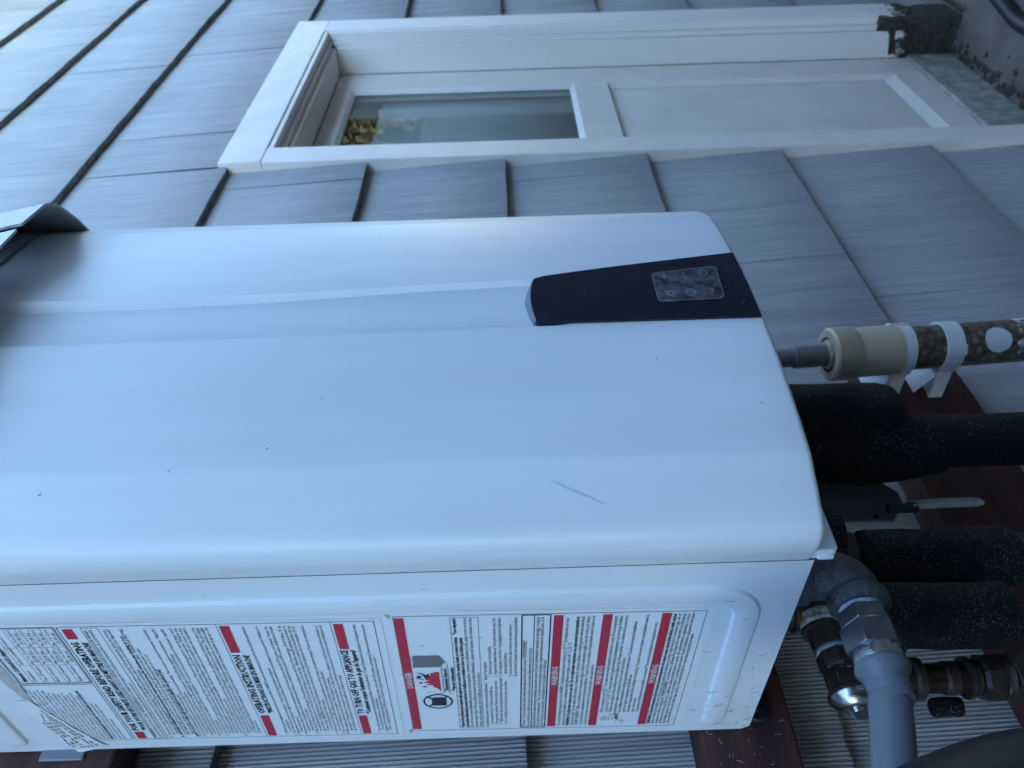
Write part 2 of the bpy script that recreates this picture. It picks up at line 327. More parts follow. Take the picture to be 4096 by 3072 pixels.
nbo = thing('neighbour_wall', 'weathered board wall across the side yard, mirrored in the door glass', 'wall')
nb = G(); nb.box(-8, 3.4, -2.80, -2.65, GZ, 1.85); nb.build('board_wall', nbwall, nbo, ang=0)
nb = G(); nb.box(3.4, 13, -2.80, -2.66, GZ, 1.15); nb.build('sky_gap_fence', nbwall, nbo, ang=0)  # unseen section kept low so more sky light reaches the door
tr = thing('tree', 'leafy tree beyond the yard fence, mirrored in the upper corner of the door pane', 'tree', group='trees beyond the yard fence')
g = G(); g.tube(spline([(8.2,-3.9,GZ),(8.25,-3.85,.2),(8.1,-3.8,1.2),(8.2,-3.7,2.4)], 5), lambda t: .13-.09*t, n=9); g.build('trunk', redwood, tr)
g = G()
for _ in range(9000):
    a, b = random.uniform(0, 2*PI), math.asin(random.uniform(-1, 1)); k = random.uniform(.35, 1)**.5*(1+.22*math.sin(3*a)+.15*math.sin(5*b))
    p = Vector((8.1+1.9*k*math.cos(a)*math.cos(b), -3.8+1.0*k*math.sin(a)*math.cos(b), 2.0+1.35*k*math.sin(b))); d = Vector((random.gauss(0,1), random.gauss(0,1), random.gauss(0,1))).normalized(); e = d.orthogonal().normalized(); l = random.uniform(.07,.14)
    g.add([p-d*l, p+e*l*.4, p+d*l, p-e*l*.4], [(0,1,2,3)])
g.build('crown', leafm, tr, ang=0)
for dx, dy, lab in [(-3.1, -.3, 'unseen leafy tree farther left, added to block horizon glare'), (3.0, -.5, 'unseen leafy tree farthest along, added to block horizon glare')]:  # unseen copies added to block glare from the low sky
    t2 = tr.copy(); COL.objects.link(t2); t2.location = (dx, dy, 0); t2['label'] = lab
    for ch in list(tr.children):
        c = ch.copy(); COL.objects.link(c); c.parent = t2

# ------------------------------------------------------------------ half-glazed door in its frame
door = thing('door', 'white half-glazed door in a deep recessed white frame', 'door')
g = G(); g.box(1.360, 2.395, -.0105, .028, .7775, .878); g.build('head_casing', trim, door, bevel=.003)
g = G(); g.box(1.360, 1.435, -.0100, .028, GZ+.003, .7774); g.build('side_casing', trim, door, bevel=.003)
def ragged(x0, x1, y0, y1, z0, z1, name, m, par, amp=.03, n=9):      # board whose foot is broken off unevenly
    g = G(); bot = [(x0+(x1-x0)*i/n, y0, z0+random.uniform(0, amp)) for i in range(n+1)]; wide = (x1-x0) > (y1-y0)
    if not wide: bot = [(x0, y0+(y1-y0)*i/n, z0+random.uniform(0, amp)) for i in range(n+1)]
    d = (0, y1-y0, 0) if wide else (x1-x0, 0, 0)
    top = [(bot[-1][0], bot[-1][1], z1), (bot[0][0], bot[0][1], z1)]
    g.prism(bot+top, d); return g.build(name, m, par, ang=0, bevel=.002)
ragged(2.290, 2.395, -.0100, .028, -1.115, .7774, 'side_casing', trimrot, door, .02)
g = G(); g.box(1.410, 1.4345, .0285, .16, GZ+.003, .777); g.build('jamb', trim, door, bevel=.002)
ragged(2.2905, 2.31, .0285, .16, -1.10, .777, 'jamb', trimrot, door, .02)
g = G(); g.box(1.4350, 2.2900, .0285, .16, .7785, .796); g.build('head_jamb', trim, door, bevel=.002)
for k, (dx, ya, yb, zf) in enumerate([(.016, -.007, .016, -1.105), (.026, .0165,   .032, -1.10)]):
    ragged(2.290-dx, 2.2898, ya, yb, zf, .7772-dx, 'moulding', trimrot, door, .02)
    g = G(); g.box(1.4355, 2.2898, ya, yb, .7775-dx*.85, .7772); g.build('moulding', trim, door, bevel=.0025)
ragged(2.2500, 2.2896, .0325, .1165, -1.105, .742, 'stop_board', trimrot, door, .02, 16)
g = G(); g.box(1.4355, 2.2498, .0325, .1165, .7425, .7770); g.build('stop_board', trim, door, bevel=.0015)
g = G(); rr_ = []                                  # rotten wood core below the broken paint
for k in range(11):
    z = GZ-.01+(.27)*k/10; j = lambda: random.uniform(-.007, .007)
    rr_.append([(2.2535+j(), -.004+j(), z), (2.30+j(), -.006+j()*.5, z), (2.385+j(), -.0055+j()*.5, z), (2.388+j(), .02, z), (2.30, .10+j(), z), (2.256+j(), .108+j()*.5, z), (2.2545+j(), .05+j(), z)])
g.rings(rr_)
tag(g.build('rotten_foot', rot, door, ang=20), 'blackened rotten foot of the right door jamb')
# leaf
LY = .117
leaf = G(); x0, x1 = 1.436, 2.249; gx0, gx1, gz0, gz1 = 1.535, 2.118, -.010, .686; px0, px1, pz0, pz1 = 1.535, 2.122, -1.015, -.115
leaf.box(x0, gx0, LY, LY+.04, DZ0, .7415); leaf.box(gx1, x1, LY, LY+.04, DZ0, .7415)
lf = leaf.build('leaf', leafpaint, door, bevel=.002)
for nm, za, zb in [('top_rail', gz1, .7412), ('lock_rail', pz1, gz0), ('bottom_rail', DZ0, pz0)]:
    g = G(); g.box(gx0+.0005, gx1-.0005, LY+.0015, LY+.04, za, zb); g.build(nm, leafpaint, lf, bevel=.0015)
g = G(); g.box(px0, px1, LY+.017, LY+.03, pz0, pz1); g.build('panel', leafpaint, lf)
# beads
def bead(pa, pb, inw, dep, m=trim):           # triangular bead between two points, inwards vector, depth
    pa, pb = Vector(pa), Vector(pb); i = Vector(inw); g = G()
    g.prism([pa, pa+i, pa+Vector((0, dep, 0))], pb-pa); g.build('bead', m, lf, ang=20)
bead((gx0+.001, LY+.002, gz0), (gx1-.001, LY+.002, gz0), (0, .012, .014), .016); bead((gx1, LY+.002, gz0), (gx1, LY+.002, gz1), (-.012, .012, 0), .016); bead((gx0, LY+.002, gz0), (gx0, LY+.002, gz1), (.012, .012, 0), .016); bead((gx0, LY+.002, gz1), (gx1, LY+.002, gz1), (0, .012, -.010), .016)
bead((px0, LY+.002, pz0), (px1-.012, LY+.002, pz0), (0, .014, .030), .016); bead((px1, LY+.002, pz0), (px1, LY+.002, pz1), (-.020, .014, 0), .016); bead((px0, LY+.002, pz0), (px0, LY+.002, pz1), (.020, .014, 0), .016); bead((px0, LY+.002, pz1), (px1, LY+.002, pz1), (0, .014, -.008), .016)
g = G(); g.box(gx0-.004, gx1+.004, LY+.016, LY+.020, gz0-.004, gz1+.004); g.build('pane', glass, lf, ang=0)
# curtain inside
cv = G(); n = 120; rows = []
for zz in (gz0-.08, .25, .60):
    rows.append([(1.50+.66*i/n, .172+.010*math.sin(i*.42)+.010*math.sin(i*.17+1), zz) for i in range(n+1)])
v = [p for r in rows for p in r]; f = [(k*(n+1)+i, k*(n+1)+i+1, (k+1)*(n+1)+i+1, (k+1)*(n+1)+i) for k in range(2) for i in range(n)]
cv.add(v, f); co = cv.build('curtain', curt, None, ang=60)
tag(co, 'pale grey curtain hanging in folds behind the door pane', 'curtain'); sm = co.modifiers.new('s', 'SOLIDIFY'); sm.thickness = .002
sl = G(); sl.box(1.4355, 2.2560, .1085, .30, GZ-.02, DZ0-.002); tag(sl.build('door_sill', conc, None, bevel=.004), 'stained grey concrete sill under the white door', 'sill')

# ------------------------------------------------------------------ water heater
WH = thing('water_heater', 'white wall-mounted tankless water heater with curved front and warning labels', 'water heater')
HW, HB, HS, HT = .44, -.0576, -.3275, .775
g = G()
g.add([(0,HS,0),(0,HB-.006,0),(0,HB,.007),(0,HB,HT),(0,HS,HT)], [(0,1,2,3,4)])
g.add([(HW,HS,0),(HW,HB,0),(HW,HB,HT),(HW,HS,HT)], [(0,3,2,1)])
g.add([(0,HB,.007),(HW,HB,.007),(HW,HB,HT),(0,HB,HT)], [(0,3,2,1)])
g.add([(0,HS,HT),(HW,HS,HT),(HW,HB,HT),(0,HB,HT)], [(0,1,2,3)])
g.add([(0,HS,0),(HW,HS,0),(HW,HB-.006,0),(0,HB-.006,0)], [(0,3,2,1)])
g.add([(0,HB-.006,0),(HW,HB-.006,0),(HW,HB,.007),(0,HB,.007)], [(0,3,2,1)])
g.build('casing', enamel_side, WH, ang=0)
g = G(); g.box(.004, HW-.004, -.36, HS-.0002, .012, HT-.01); g.build('inner_liner', liner, WH, ang=0)

# front cover
def fy(x):
    d = abs(x-.22)
    y = -.407+.571*min(d,.166)**2
    if d > .166:
        e = d-.166; b = .17; s1 = .43
        y += b*e + (s1-b)*(e*e/.012*.5 if e < .006 else e-.003 if e > .006 else 0) if e < .006 else b*e+(s1-b)*(e-.003)
    return y
XE = .022
left = spline([(0,-.3284,0), (-.0042,-.350,0), (.0015,-.3668,0), (XE, fy(XE), 0)], 7)[:-1]
def lerp(t, tab):
    for (a, va), (b, vb) in zip(tab[:-1], tab[1:]):
        if t <= b: return va+(vb-va)*max(0,(t-a)/(b-a))
    return tab[-1][1]
xL = lambda z: lerp(z, [(0,.1885),(.19,.1868),(.30,.185),(.42,.183),(.65,.181),(.8,.180)])
xR1 = lambda z: lerp(z, [(0,.2465),(.195,.246),(.30,.2415),(.42,.232),(.54,.2265),(.66,.2265),(.8,.2275)])
xR2 = lambda z: lerp(z, [(0,.258),(.187,.258),(.30,.253),(.42,.246),(.55,.2445),(.67,.246),(.8,.248)])
DEP = lambda z: lerp(z, [(0,.0042),(.2,.0044),(.45,.0062),(.8,.0068)])
def cover_row(z):
    k = max(0, min(1, (z-.165)/.03)); D = DEP(z); a, b2 = xL(z), xR2(z); b1 = min(xR1(z)+D*1.55, b2-.0035)
    xs = []
    for p, q, n in [(XE, .046, 8), (.046, .064, 6), (.064, a, 16), (a, a+.0022, 3), (a+.0022, b1, 8), (b1, b2, 4), (b2, .376, 16), (.376, .394, 6), (.394, .418, 8)]:
        xs += [p+(q-p)*i/n for i in range(n)]
    xs.append(.418); pts = [(p.x, p.y) for p in left]
    for x in xs:
        d = 0
        if a < x < b2:
            d = D*min(1, (x-a)/.0022) if x < b1 else D*(b2-x)/(b2-b1)
        pts.append((x, fy(x)+d*k))
    pts += [(HW-p.x, p.y) for p in reversed(left)]
    return pts
zs = [HT-.03-i*.02 for i in range(36)]
zs = sorted([z for z in zs if z > .24]+[.24-.0075*i for i in range(12)]+[.15-.02*i for i in range(8)]+[.745], reverse=True)
zs = [z for z in zs if z > .012]
rows = []
cx, cy = .22, -.33
for z in zs: rows.append([(x, y, z) for x, y in cover_row(z)])
rr = .006
for t in [0, 15, 30, 45, 60, 75, 90]:
    a = math.radians(t); ins = rr*(1-math.cos(a)); z = rr-rr*math.sin(a); row = []
    base = cover_row(.02)
    for i, (x, y) in enumerate(base):
        p, q = base[max(i-1,0)], base[min(i+1,len(base)-1)]
        nx, ny = -(q[1]-p[1]), q[0]-p[0]; l = math.hypot(nx, ny); row.append((x+nx/l*ins, y+ny/l*ins, z))
    rows.append(row)
row = []
for i, (x, y, z) in enumerate(rows[-1]):
    p, q = rows[-1][max(i-1,0)], rows[-1][min(i+1,len(rows[-1])-1)]
    nx, ny = -(q[1]-p[1]), q[0]-p[0]; l = math.hypot(nx, ny); row.append((x+nx/l*.004, y+ny/l*.004, .0))
rows.append(row); rows.append([(x, y, .02) for x, y, z in row])
g = G(); n = len(rows[0]); v = [p for r in rows for p in r]
g.add(v, [(k*n+i, k*n+i+1, (k+1)*n+i+1, (k+1)*n+i) for k in range(len(rows)-1) for i in range(n-1)])
g.build('front_cover', enamel, WH, ang=22)
# lower front flange under the cover
g = G(); g.prism([(.0005,-.338,.012),(.0000,-.338,-.0125),(.0035,-.338,-.0160),(.05,-.338,-.0165),(.22,-.338,-.0165),(.39,-.338,-.0165),(.44,-.338,-.0135),(.44,-.338,.012)], (0,.0095,0)); g.build('lower_flange', enamel, WH, bevel=.0015)
g = G(); g.box(-.0018, .004, -.3337, -.3288, -.0135, -.0006); g.build('flange_tab', enamel, WH, bevel=.002)
# C-shaped raised rib on the side panel
def rib_path(za, zb):
    yf, rc, ye = -.2885, .032, -.083; pts = []
    pts.append((ye, za))
    pts.append((yf+rc, za))
    for i in range(1, 9):
        a = PI/2*i/8; pts.append((yf+rc-rc*math.sin(a), za+rc-rc*math.cos(a)))
    for i in range(9):
        a = PI/2*i/8; pts.append((yf+rc-rc*math.cos(a), zb-rc+rc*math.sin(a)))
    pts.append((ye, zb)); return pts
pts = rib_path(.0375, .690); g = G(); rings = []
cs = [(-.0118,.0002),(-.0108,-.0003),(-.0092,-.0024),(-.0082,-.0028),(0,-.0028),(.0082,-.0028),(.0092,-.0024),(.0108,-.0003),(.0118,.0002)]
for i, (y, z) in enumerate(pts):
    p, q = pts[max(i-1,0)], pts[min(i+1,len(pts)-1)]; ty, tz = q[0]-p[0], q[1]-p[1]; l = math.hypot(ty, tz); ny, nz = -tz/l, ty/l
    rings.append([(h, y+ny*o, z+nz*o) for o, h in cs])
def cap(y, z, sgn):       # rounded rib end
    out = []
    for i in range(1, 8):
        a = PI/2*i/7; out.append([(h, y+.0118*math.sin(a)*(1 if abs(o) < .02 else 1)*math.sqrt(max(0,1-(o/.0118)**2))*1.0, z+sgn*o*math.cos(0)) for o, h in cs])
    return out
n = len(cs); v = [p for r in rings for p in r]
g.add(v, [(k*n+i, k*n+i+1, (k+1)*n+i+1, (k+1)*n+i) for k in range(len(rings)-1) for i in range(n-1)])
for (y, z, s) in [(pts[0][0], pts[0][1], 1), (pts[-1][0], pts[-1][1], -1)]:
    fan = []                                       # half dome end
    prof = [(.0118,.0002),(.0108,-.0003),(.0092,-.0024),(.0082,-.0028),(.0,-.0028)]
    nn = 13; vv = []
    for r, h in prof[:-1]:
        for j in range(nn):
            a = -PI/2+PI*j/(nn-1); vv.append((h, y+r*math.cos(a), z+r*math.sin(a)))
    ctr = len(vv); vv.append((-.0028, y, z)); ff = []
    for k in range(3):
        for j in range(nn-1): ff.append((k*nn+j, k*nn+j+1, (k+1)*nn+j+1, (k+1)*nn+j))
    for j in range(nn-1): ff.append((3*nn+j, 3*nn+j+1, ctr))
    g.add(vv, ff)
g.build('embossed_rib', enamel_side, WH, ang=24)

# control panel
cpn = G(); rows = []
def cp_edge(z):     # left and right edge
    l = .1888; r = lerp(z, [(0,.2925),(.064,.2815),(.13,.270),(.187,.2585)])
    if z > .1785:
        t = (z-.1785)/.0195; l += .0075*t**3; r -= .010*t**3
    return l, r
zlev = [.0045, .02, .04, .06, .08, .10, .12, .14, .16, .178]; top = [.182,.186,.1895,.192,.194]
for th in (0, 1):
    rows = []
    for z in zlev+top:
        l, r = cp_edge(z); rows.append([(l+(r-l)*i/14, fy(l+(r-l)*i/14)-(.0022 if th == 0 else -.004), z+(.0035*(1-((i-7)/7)**2) if z >= .178 else 0)*min(1,(z-.17)/.02)) for i in range(15)])
    if th == 0: A = rows
    else: B = rows
n = 15; v = [p for r in A for p in r]; m = len(v); v += [p for r in B for p in r]; f = []; k = len(A)
for a in range(k-1):
    for i in range(n-1): f.append((a*n+i, a*n+i+1, (a+1)*n+i+1, (a+1)*n+i))
    f.append((a*n, (a+1)*n, m+(a+1)*n, m+a*n)); f.append((a*n+n-1, (a+1)*n+n-1, m+(a+1)*n+n-1, m+a*n+n-1))
for i in range(n-1):
    f.append((i, i+1, m+i+1, m+i)); b = (k-1)*n; f.append((b+i, b+i+1, m+b+i+1, m+b+i))
cpn.add(v, f); cp = cpn.build('control_panel', blackgloss, WH, ang=30)
# grey top bevel of the panel
g = G(); v = []; rt = A[-1]
for i, p in enumerate(rt): v += [p, (p[0]+(p[0]-.2225)*.02, fy(p[0])+.0036, p[2]+.0052-.003*abs(i-7)/7)]
g.add(v, [(2*i, 2*i+2, 2*i+3, 2*i+1) for i in range(n-1)]); g.build('top_bevel', greycap, cp, ang=40)
# display with scuffed film and its icons
dq = [(.212,.0875),(.256,.087),(.2655,.027),(.2135,.0305)]
def dmap(s, t):
    a = Vector(dq[0]).lerp(Vector(dq[1]), s); b = Vector(dq[3]).lerp(Vector(dq[2]), s); p = a.lerp(b, t); return p
g = G(); ring = []; rc = .10
def rrect(n=5):
    o = []
    for cxs, cys, a0 in [(1-rc,rc*.75,-90),(1-rc,1-rc*.75,0),(rc,1-rc*.75,90),(rc,rc*.75,180)]:
        for i in range(n+1):
            a = math.radians(a0+90*i/n); o.append((cxs+rc*math.cos(a), cys+rc*.75*math.sin(a)))
    return o
ou = [dmap(*p) for p in rrect()]
ct = dmap(.5,.5)
v = [(p.x, fy(p.x)-.0030, p.y) for p in ou]+[(p.x, fy(p.x)-.0018, p.y) for p in ou]; n = len(ou); c = len(v); v.append((ct.x, fy(ct.x)-.0030, ct.y))
g.add(v, [(i,(i+1)%n,c) for i in range(n)]+[(i,(i+1)%n,n+(i+1)%n,n+i) for i in range(n)]); dsp = g.build('display', film, cp, ang=30)
g = G()
def dline(pts, wd=.0007, close=False):
    P = [dmap(*p) for p in pts]
    if close: P.append(P[0])
    for a, b in zip(P[:-1], P[1:]):
        d = (b-a).normalized(); nn = Vector((-d.y, d.x))*wd*.5; q = [a+nn, b+nn, b-nn, a-nn]
        g.add([(p.x, fy(p.x)-.0034, p.y) for p in q], [(0,1,2,3)])
circ = lambda cx, cy, r, a0=0, a1=360, n=14: [(cx+r*math.cos(math.radians(a0+(a1-a0)*i/n)), cy+r*.72*math.sin(math.radians(a0+(a1-a0)*i/n))) for i in range(n+1)]
dline([(.72,.18),(.92,.18)]); dline([(.82,.10),(.82,.26)]); dline([(.74,.48),(.92,.48)])
dline(circ(.82,.78,.09,-60,240)); dline([(.82,.68),(.82,.78)])
dline(circ(.22,.52,.10)); dline([(.22,.48),(.22,.56)])
dline(circ(.22,.20,.07)); dline([(.12,.24),(.30,.14)]); dline([(.30,.14),(.30,.26),(.14,.28)])
dline([(.18,.82),(.18,.88)], .0007); dline([(.23,.82),(.23,.88)], .0007); dline([(.28,.82),(.28,.88)], .0007)
dline([p for p in rrect()], .0005, True)
g.build('icon_print', icondim, cp, ang=0)
# scratches on the gloss panel
g = G()
def pline(pts, wd):
    P = [Vector(p) for p in pts]
    for a, b in zip(P[:-1], P[1:]):
        d = (b-a).normalized(); nn = Vector((-d.y, d.x))*wd*.5
        g.add([(p.x, fy(p.x)-.0026, p.y) for p in [a+nn, b+nn, b-nn, a-nn]], [(0,1,2,3)])
for _ in range(9):
    x = random.uniform(.21,.275); z = random.uniform(.006,.022); pline([(x,z),(x+random.uniform(-.012,.004),z+random.uniform(.002,.008))], .0003)
for _ in range(9):
    x = random.uniform(.222,.246); z = .161-(x-.222)*.1+random.uniform(-.0015,.0015)-random.uniform(0,.03); pline([(x,z),(x+.0012,z+.0006)], .0006)
g.build('scratches', scr, cp, ang=0)['kind'] = 'stuff'

# hood at the top front of the heater
hood = G()
def hp(x, y, z): return (x, y, z)
def plate(g, bot, top, th, m=0):         # sheet between two polylines with thickness vector th
    k = len(bot); th = Vector(th) if not callable(th) else th
    bo = [Vector(p) for p in bot]; to = [Vector(p) for p in top]
    def off(P, i):
        if callable(th): return P[i]+th(i)
        return P[i]+th
    v = bo+to+[off(bo,i) for i in range(k)]+[off(to,i) for i in range(k)]; f = []; mm = []
    for i in range(k-1):
        f += [(i,i+1,k+i+1,k+i),(2*k+i,2*k+i+1,3*k+i+1,3*k+i)]; mm += [0, 2]
        f += [(i,i+1,2*k+i+1,2*k+i),(k+i,k+i+1,3*k+i+1,3*k+i)]; mm += [1, 0]
    f += [(0,k,3*k,2*k),(k-1,2*k-1,4*k-1,3*k-1)]; mm += [1, 1]
    n0 = len(g.v); g.v += [tuple(p) for p in v]; g.f += [tuple(q+n0 for q in x) for x in f]; g.m += mm
lean = .22
ho = thing('hood', 'x', 'x'); bpy.data.objects.remove(ho)
def leanup(P, h, cxy=(.22,-.30)): return [(x+(cxy[0]-x)*.04, y+lean*h*(.9 if y < -.43 else .35), z+h) for x, y, z in P]
Bf = [(.1405,-.4500,.6625),(.170,-.4505,.663),(.190,-.451,.674),(.22,-.4515,.686),(.25,-.451,.674),(.270,-.4505,.663),(.2995,-.4500,.6625)]
g = G(); plate(g, Bf, [(x, -.4225, .792) for x, y, z in Bf], (0,.0026,0)); hd = g.build('hood', [hoodw, hoodedge, hoodedge], WH, ang=25)
Ar = [(.3065,-.4520,.6600),(.3440,-.4510,.6555)]
arc = [(.3440,-.4510,.6555),(.362,-.443,.6600),(.381,-.430,.6655),(.400,-.412,.6705),(.417,-.393,.6740),(.433,-.368,.676),(.439,-.345,.678),(.44,-.325,.679)]
def inward(P):
    def fn(i):
        a = Vector(P[max(i-1,0)]); b = Vector(P[min(i+1,len(P)-1)]); d = (b-a); nn = Vector((-d.y, d.x, 0)).normalized(); return nn*.0028
    return fn
g = G(); plate(g, Ar, [(.316,-.4235,.79),(.345,-.4235,.79)], (0,.0028,0)); plate(g, arc, [(x-.004,y+.027*(.0 if i > 5 else 1-i/6),.79) for i,(x,y,z) in enumerate(arc)], inward(arc)); g.build('corner_plate', [hoodw, hoodedge, hoodedge], hd, ang=25)
mir = lambda P: [(.44-x, y, z) for x, y, z in P][::-1]
g = G(); plate(g, mir(Ar), [(.095,-.4235,.79),(.124,-.4235,.79)], (0,.0028,0)); am = mir(arc); plate(g, am, [(x+.004,y+.02,.79) for x,y,z in am], inward(am)); g.build('corner_plate', [hoodw, hoodedge, hoodedge], hd, ang=25)
g = G(); g.box(.02, .42, -.424, -.33, .782, .80); g.build('hood_top', hoodw, hd, bevel=.003)
g = G(); 
inn = [(x, y+.002) for x, y in cover_row(.7)]
vv = [(x, y, .7085) for x, y in inn]+[(x*1.0, min(y-.012,-.33), .7105) for x, y in inn]; n = len(inn)
g.add([(x, y, .7055) for x, y in inn]+[(x, y, .79) for x, y in inn], [(i,i+1,n+i+1,n+i) for i in range(n-1)])
g.v = [(.22+(x-.22)*1.004, y-.0045, z) for x, y, z in g.v]
g.build('vent_throat', hoodedge, hd, ang=40)

# ------------------------------------------------------------------ warning labels on the side panel
LT = math.radians(1.25)
class Label:
    def __init__(s, zc): s.zc = zc; s.text = []; s.gi = G(); s.gr = G(); s.gp = G(); s.gg = G(); s.gw = G()
    def P(s, a, z, h):           # a: distance from the back frame line, z: height -> world
        y = -.0745-a; dy, dz = y+.172, z-s.zc
        return (-h, -.172+dy*math.cos(LT)-dz*math.sin(LT), s.zc+dy*math.sin(LT)+dz*math.cos(LT))
    def quad(s, g, a0, a1, z0, z1, h): g.add([s.P(a0,z0,h), s.P(a1,z0,h), s.P(a1,z1,h), s.P(a0,z1,h)], [(0,1,2,3)])
    def poly(s, g, pts, h): g.add([s.P(a,z,h) for a, z in pts], [tuple(range(len(pts)))])
    def line(s, a0, z0, a1, z1, w=.0004, g=None, h=.00075):
        dx, dz = a1-a0, z1-z0; l = math.hypot(dx, dz) or 1; nx, nz = -dz/l*w/2, dx/l*w/2
        (g or s.gi).add([s.P(a0+nx,z0+nz,h), s.P(a1+nx,z1+nz,h), s.P(a1-nx,z1-nz,h), s.P(a0-nx,z0-nz,h)], [(0,1,2,3)])
    def pl(s, pts, w=.0004, g=None, h=.00075):
        for p, q in zip(pts[:-1], pts[1:]): s.line(*p, *q, w, g, h)
    def frame(s, a0, a1, z0, z1, w=.0004): s.pl([(a0,z0),(a1,z0),(a1,z1),(a0,z1),(a0,z0)], w)
    def t(s, a0, z, txt, size, a1=None, bold=0, ital=0, white=0, xs=.80): s.text.append((a0, z, txt, size, a1, bold, ital, white, xs))
    def para(s, a0, z0, a1, pitch, size, lines):
        for i, ln in enumerate(lines):
            if not ln: continue
            b = 0; it = 0; ind = 0; full = None
            if ln[0] == '#': b = 1; ln = ln[1:]
            if ln[0] == '~': it = 1; ln = ln[1:]
            if ln[0] == '>': ind = .006; ln = ln[1:]
            if ln[-1] == '|': full = a1; ln = ln[:-1]
            s.t(a0+ind, z0-pitch*i, ln, size, full, b, it)
def make_text(label, parent):
    tmp = []
    for (a0, z, txt, size, a1, bold, ital, white, xs) in label.text:
        cu = bpy.data.curves.new('t', 'FONT'); cu.body = txt; cu.size = size; cu.resolution_u = 1; cu.shear = .22 if ital else 0; cu.offset = size*(.030 if bold else .004); cu.fill_mode = 'BOTH'
        o = bpy.data.objects.new('t', cu); COL.objects.link(o); tmp.append((o, a0, z, a1, white, xs))
    bpy.context.view_layer.update(); dg = bpy.context.evaluated_depsgraph_get()
    gb = label.gi; label.whites = []
    for o, a0, z, a1, white, xs in tmp:
        me = bpy.data.meshes.new_from_object(o.evaluated_get(dg)); vs = [v.co.copy() for v in me.vertices]
        if vs:
            mx = max(v.x for v in vs); k = xs if a1 is None else min(1.15, (a1-a0)/mx)
            g = gb
            if white: g = G(); label.whites.append(g)
            h = .0011 if white else .0008
            g.add([label.P(a0+v.x*k, z+v.y, h) for v in vs], [tuple(p.vertices) for p in me.polygons])
        cu = o.data; bpy.data.objects.remove(o); bpy.data.curves.remove(cu); bpy.data.meshes.remove(me)
W = .1945
# --- upper label (torn at the top)
A1 = Label(.455)
A1.poly(A1.gp, [(-.005,.326),(W+.003,.326),(W+.004,.56),(W+.004,.640),(.185,.6445),(.172,.640),(.158,.6445),(.145,.6400),(.132,.6425),(.118,.638),(.108,.6425),(.100,.634),(.088,.6440),(.070,.640),(.050,.6445),(.030,.6395),(.010,.634),(-.005,.618)], .0004)
up = A1.gp.build('warning_label', paper, WH, ang=0)
tag(up, 'torn upper safety label with red blocks and a clearance table')
A1.frame(0, W, .332, .5775, .0005); A1.line(0, .4545, W, .4545); A1.line(0, .366, W, .366)
def blk(L, a0, a1, z0, z1):
    q = G(); L.quad(q, a0, a1, z0, z1, .00078); q.build('red_block', redink, up, ang=0)
blk(A1, .002, .0155, .5665, .5745); blk(A1, .177, .1915, .5665, .5745)
A1.t(.0185, .5685, 'FOR YOUR SAFETY READ BEFORE OPERATING', .0088, .172, 1)
A1.t(.0185, .5612, '*POUR VOTRE SÉCURITÉ, LISEZ AVANT DE METTRE EN MARCHE', .0066, .172, 1, 1)
A1.frame(.0015, .1925, .5465, .5595, .0004)
A1.para(.003, .5562, .190, .0040, .0044, ['WARNING: If you do not follow these instructions exactly, a fire or explosion may result causing property damage,|', "personal injury or loss of life. *AVERTISSEMENT: Le défaut de respecter à la lettre les instructions de la présente|", 'notice peut entraîner des dommages matériels, des blessures ou la mort.'])
A1.para(.003, .5415, .190, .00345, .0041, [
 'A. This water heater does not have a pilot. It is equipped with an ignition device that automatically lights the burner.|',
 ">Do not try to light the burner by manually. *Ce chauffe-eau n'est pas doté d'un pilote. Il est équipé d'un dispositif|",
 ">d'allumage qui allume automatiquement le brûleur. Ne pas tenter d'allumer manuellement",
 '#B. BEFORE OPERATING smell around the water heater area for whether gas leaking or not|',
 '>be sure to smell next to the floor, some gas is heavier than air and will settle on the floor. *AVANT DE METTRE|',
 '>EN MARCHE renifler tout autour de la zone du chauffe-eau pour déceler toute|', '>fuite de gaz; certains gaz sont plus lourds que l\'air et se déposent sur le sol.|',
 '#WHAT TO DO IF YOU SMELL GAS *QUE FAIRE SI VOUS SENTEZ UNE ODEUR DE GAZ',
 "• Do not try to light any appliance. *N'allumer aucun appareil.", '• Do not touch any electric switch; do not use any phone in your building. *Ne toucher à aucun interrupteur électrique;|',
 '>ne pas se servir des téléphones se trouvant dans le bâtiment.', "• Immediately call your gas supplier from a neighbor's phone. Follow the gas supplier's instructions. *Appeler|",
 ">immédiatement votre fournisseur de gaz à partir d'un autre bâtiment. Suivre les instructions du fournisseur.", '• If you cannot reach your gas supplier, call the fire department. *Si vous ne pouvez pas rejoindre le fournisseur, appeler|',
 ">le service d'incendie.", "C. Use only your hand to turn the gas control knob. Never use tools. If the knob will not push in or turn by hand, don't|",
 ">try to repair it, call a qualified service technician. Force or attempted repair may result in a fire or explosion. *N'utiliser que|",
 '>les mains pour appuyer ou tourner le robinet principal. Ne jamais utiliser d\'outil. Si le robinet reste coincé, ne pas|', '>tenter de le réparer, appeler un technicien qualifié. Une force excessive ou une tentative de réparation|', '>pourrait déclencher une explosion ou un incendie.',
 'D. Do not use this appliance if any part has been under water. Immediately call a qualified service technician to inspect the|',
 '>appliance and to replace any part of the control system and any gas control which has been under water. *Ne pas utiliser|',
 ">cet appareil s'il a été plongé dans l'eau en tout ou en partie. Communiquer immédiatement avec un technicien qualifié|", '>pour faire inspecter l\'appareil et faire remplacer toute partie du système de contrôle et toute commande du gaz qui a été|', '>plongée dans l\'eau.'])
blk(A1, .002, .042, .4450, .4525); blk(A1, .152, .1915, .4450, .4525)
A1.t(.0465, .4465, 'OPERATING INSTRUCTION', .0088, .148, 1); A1.t(.0465, .4395, '*INSTRUCTIONS DE MISE EN MARCHE', .0066, .148, 1, 1)
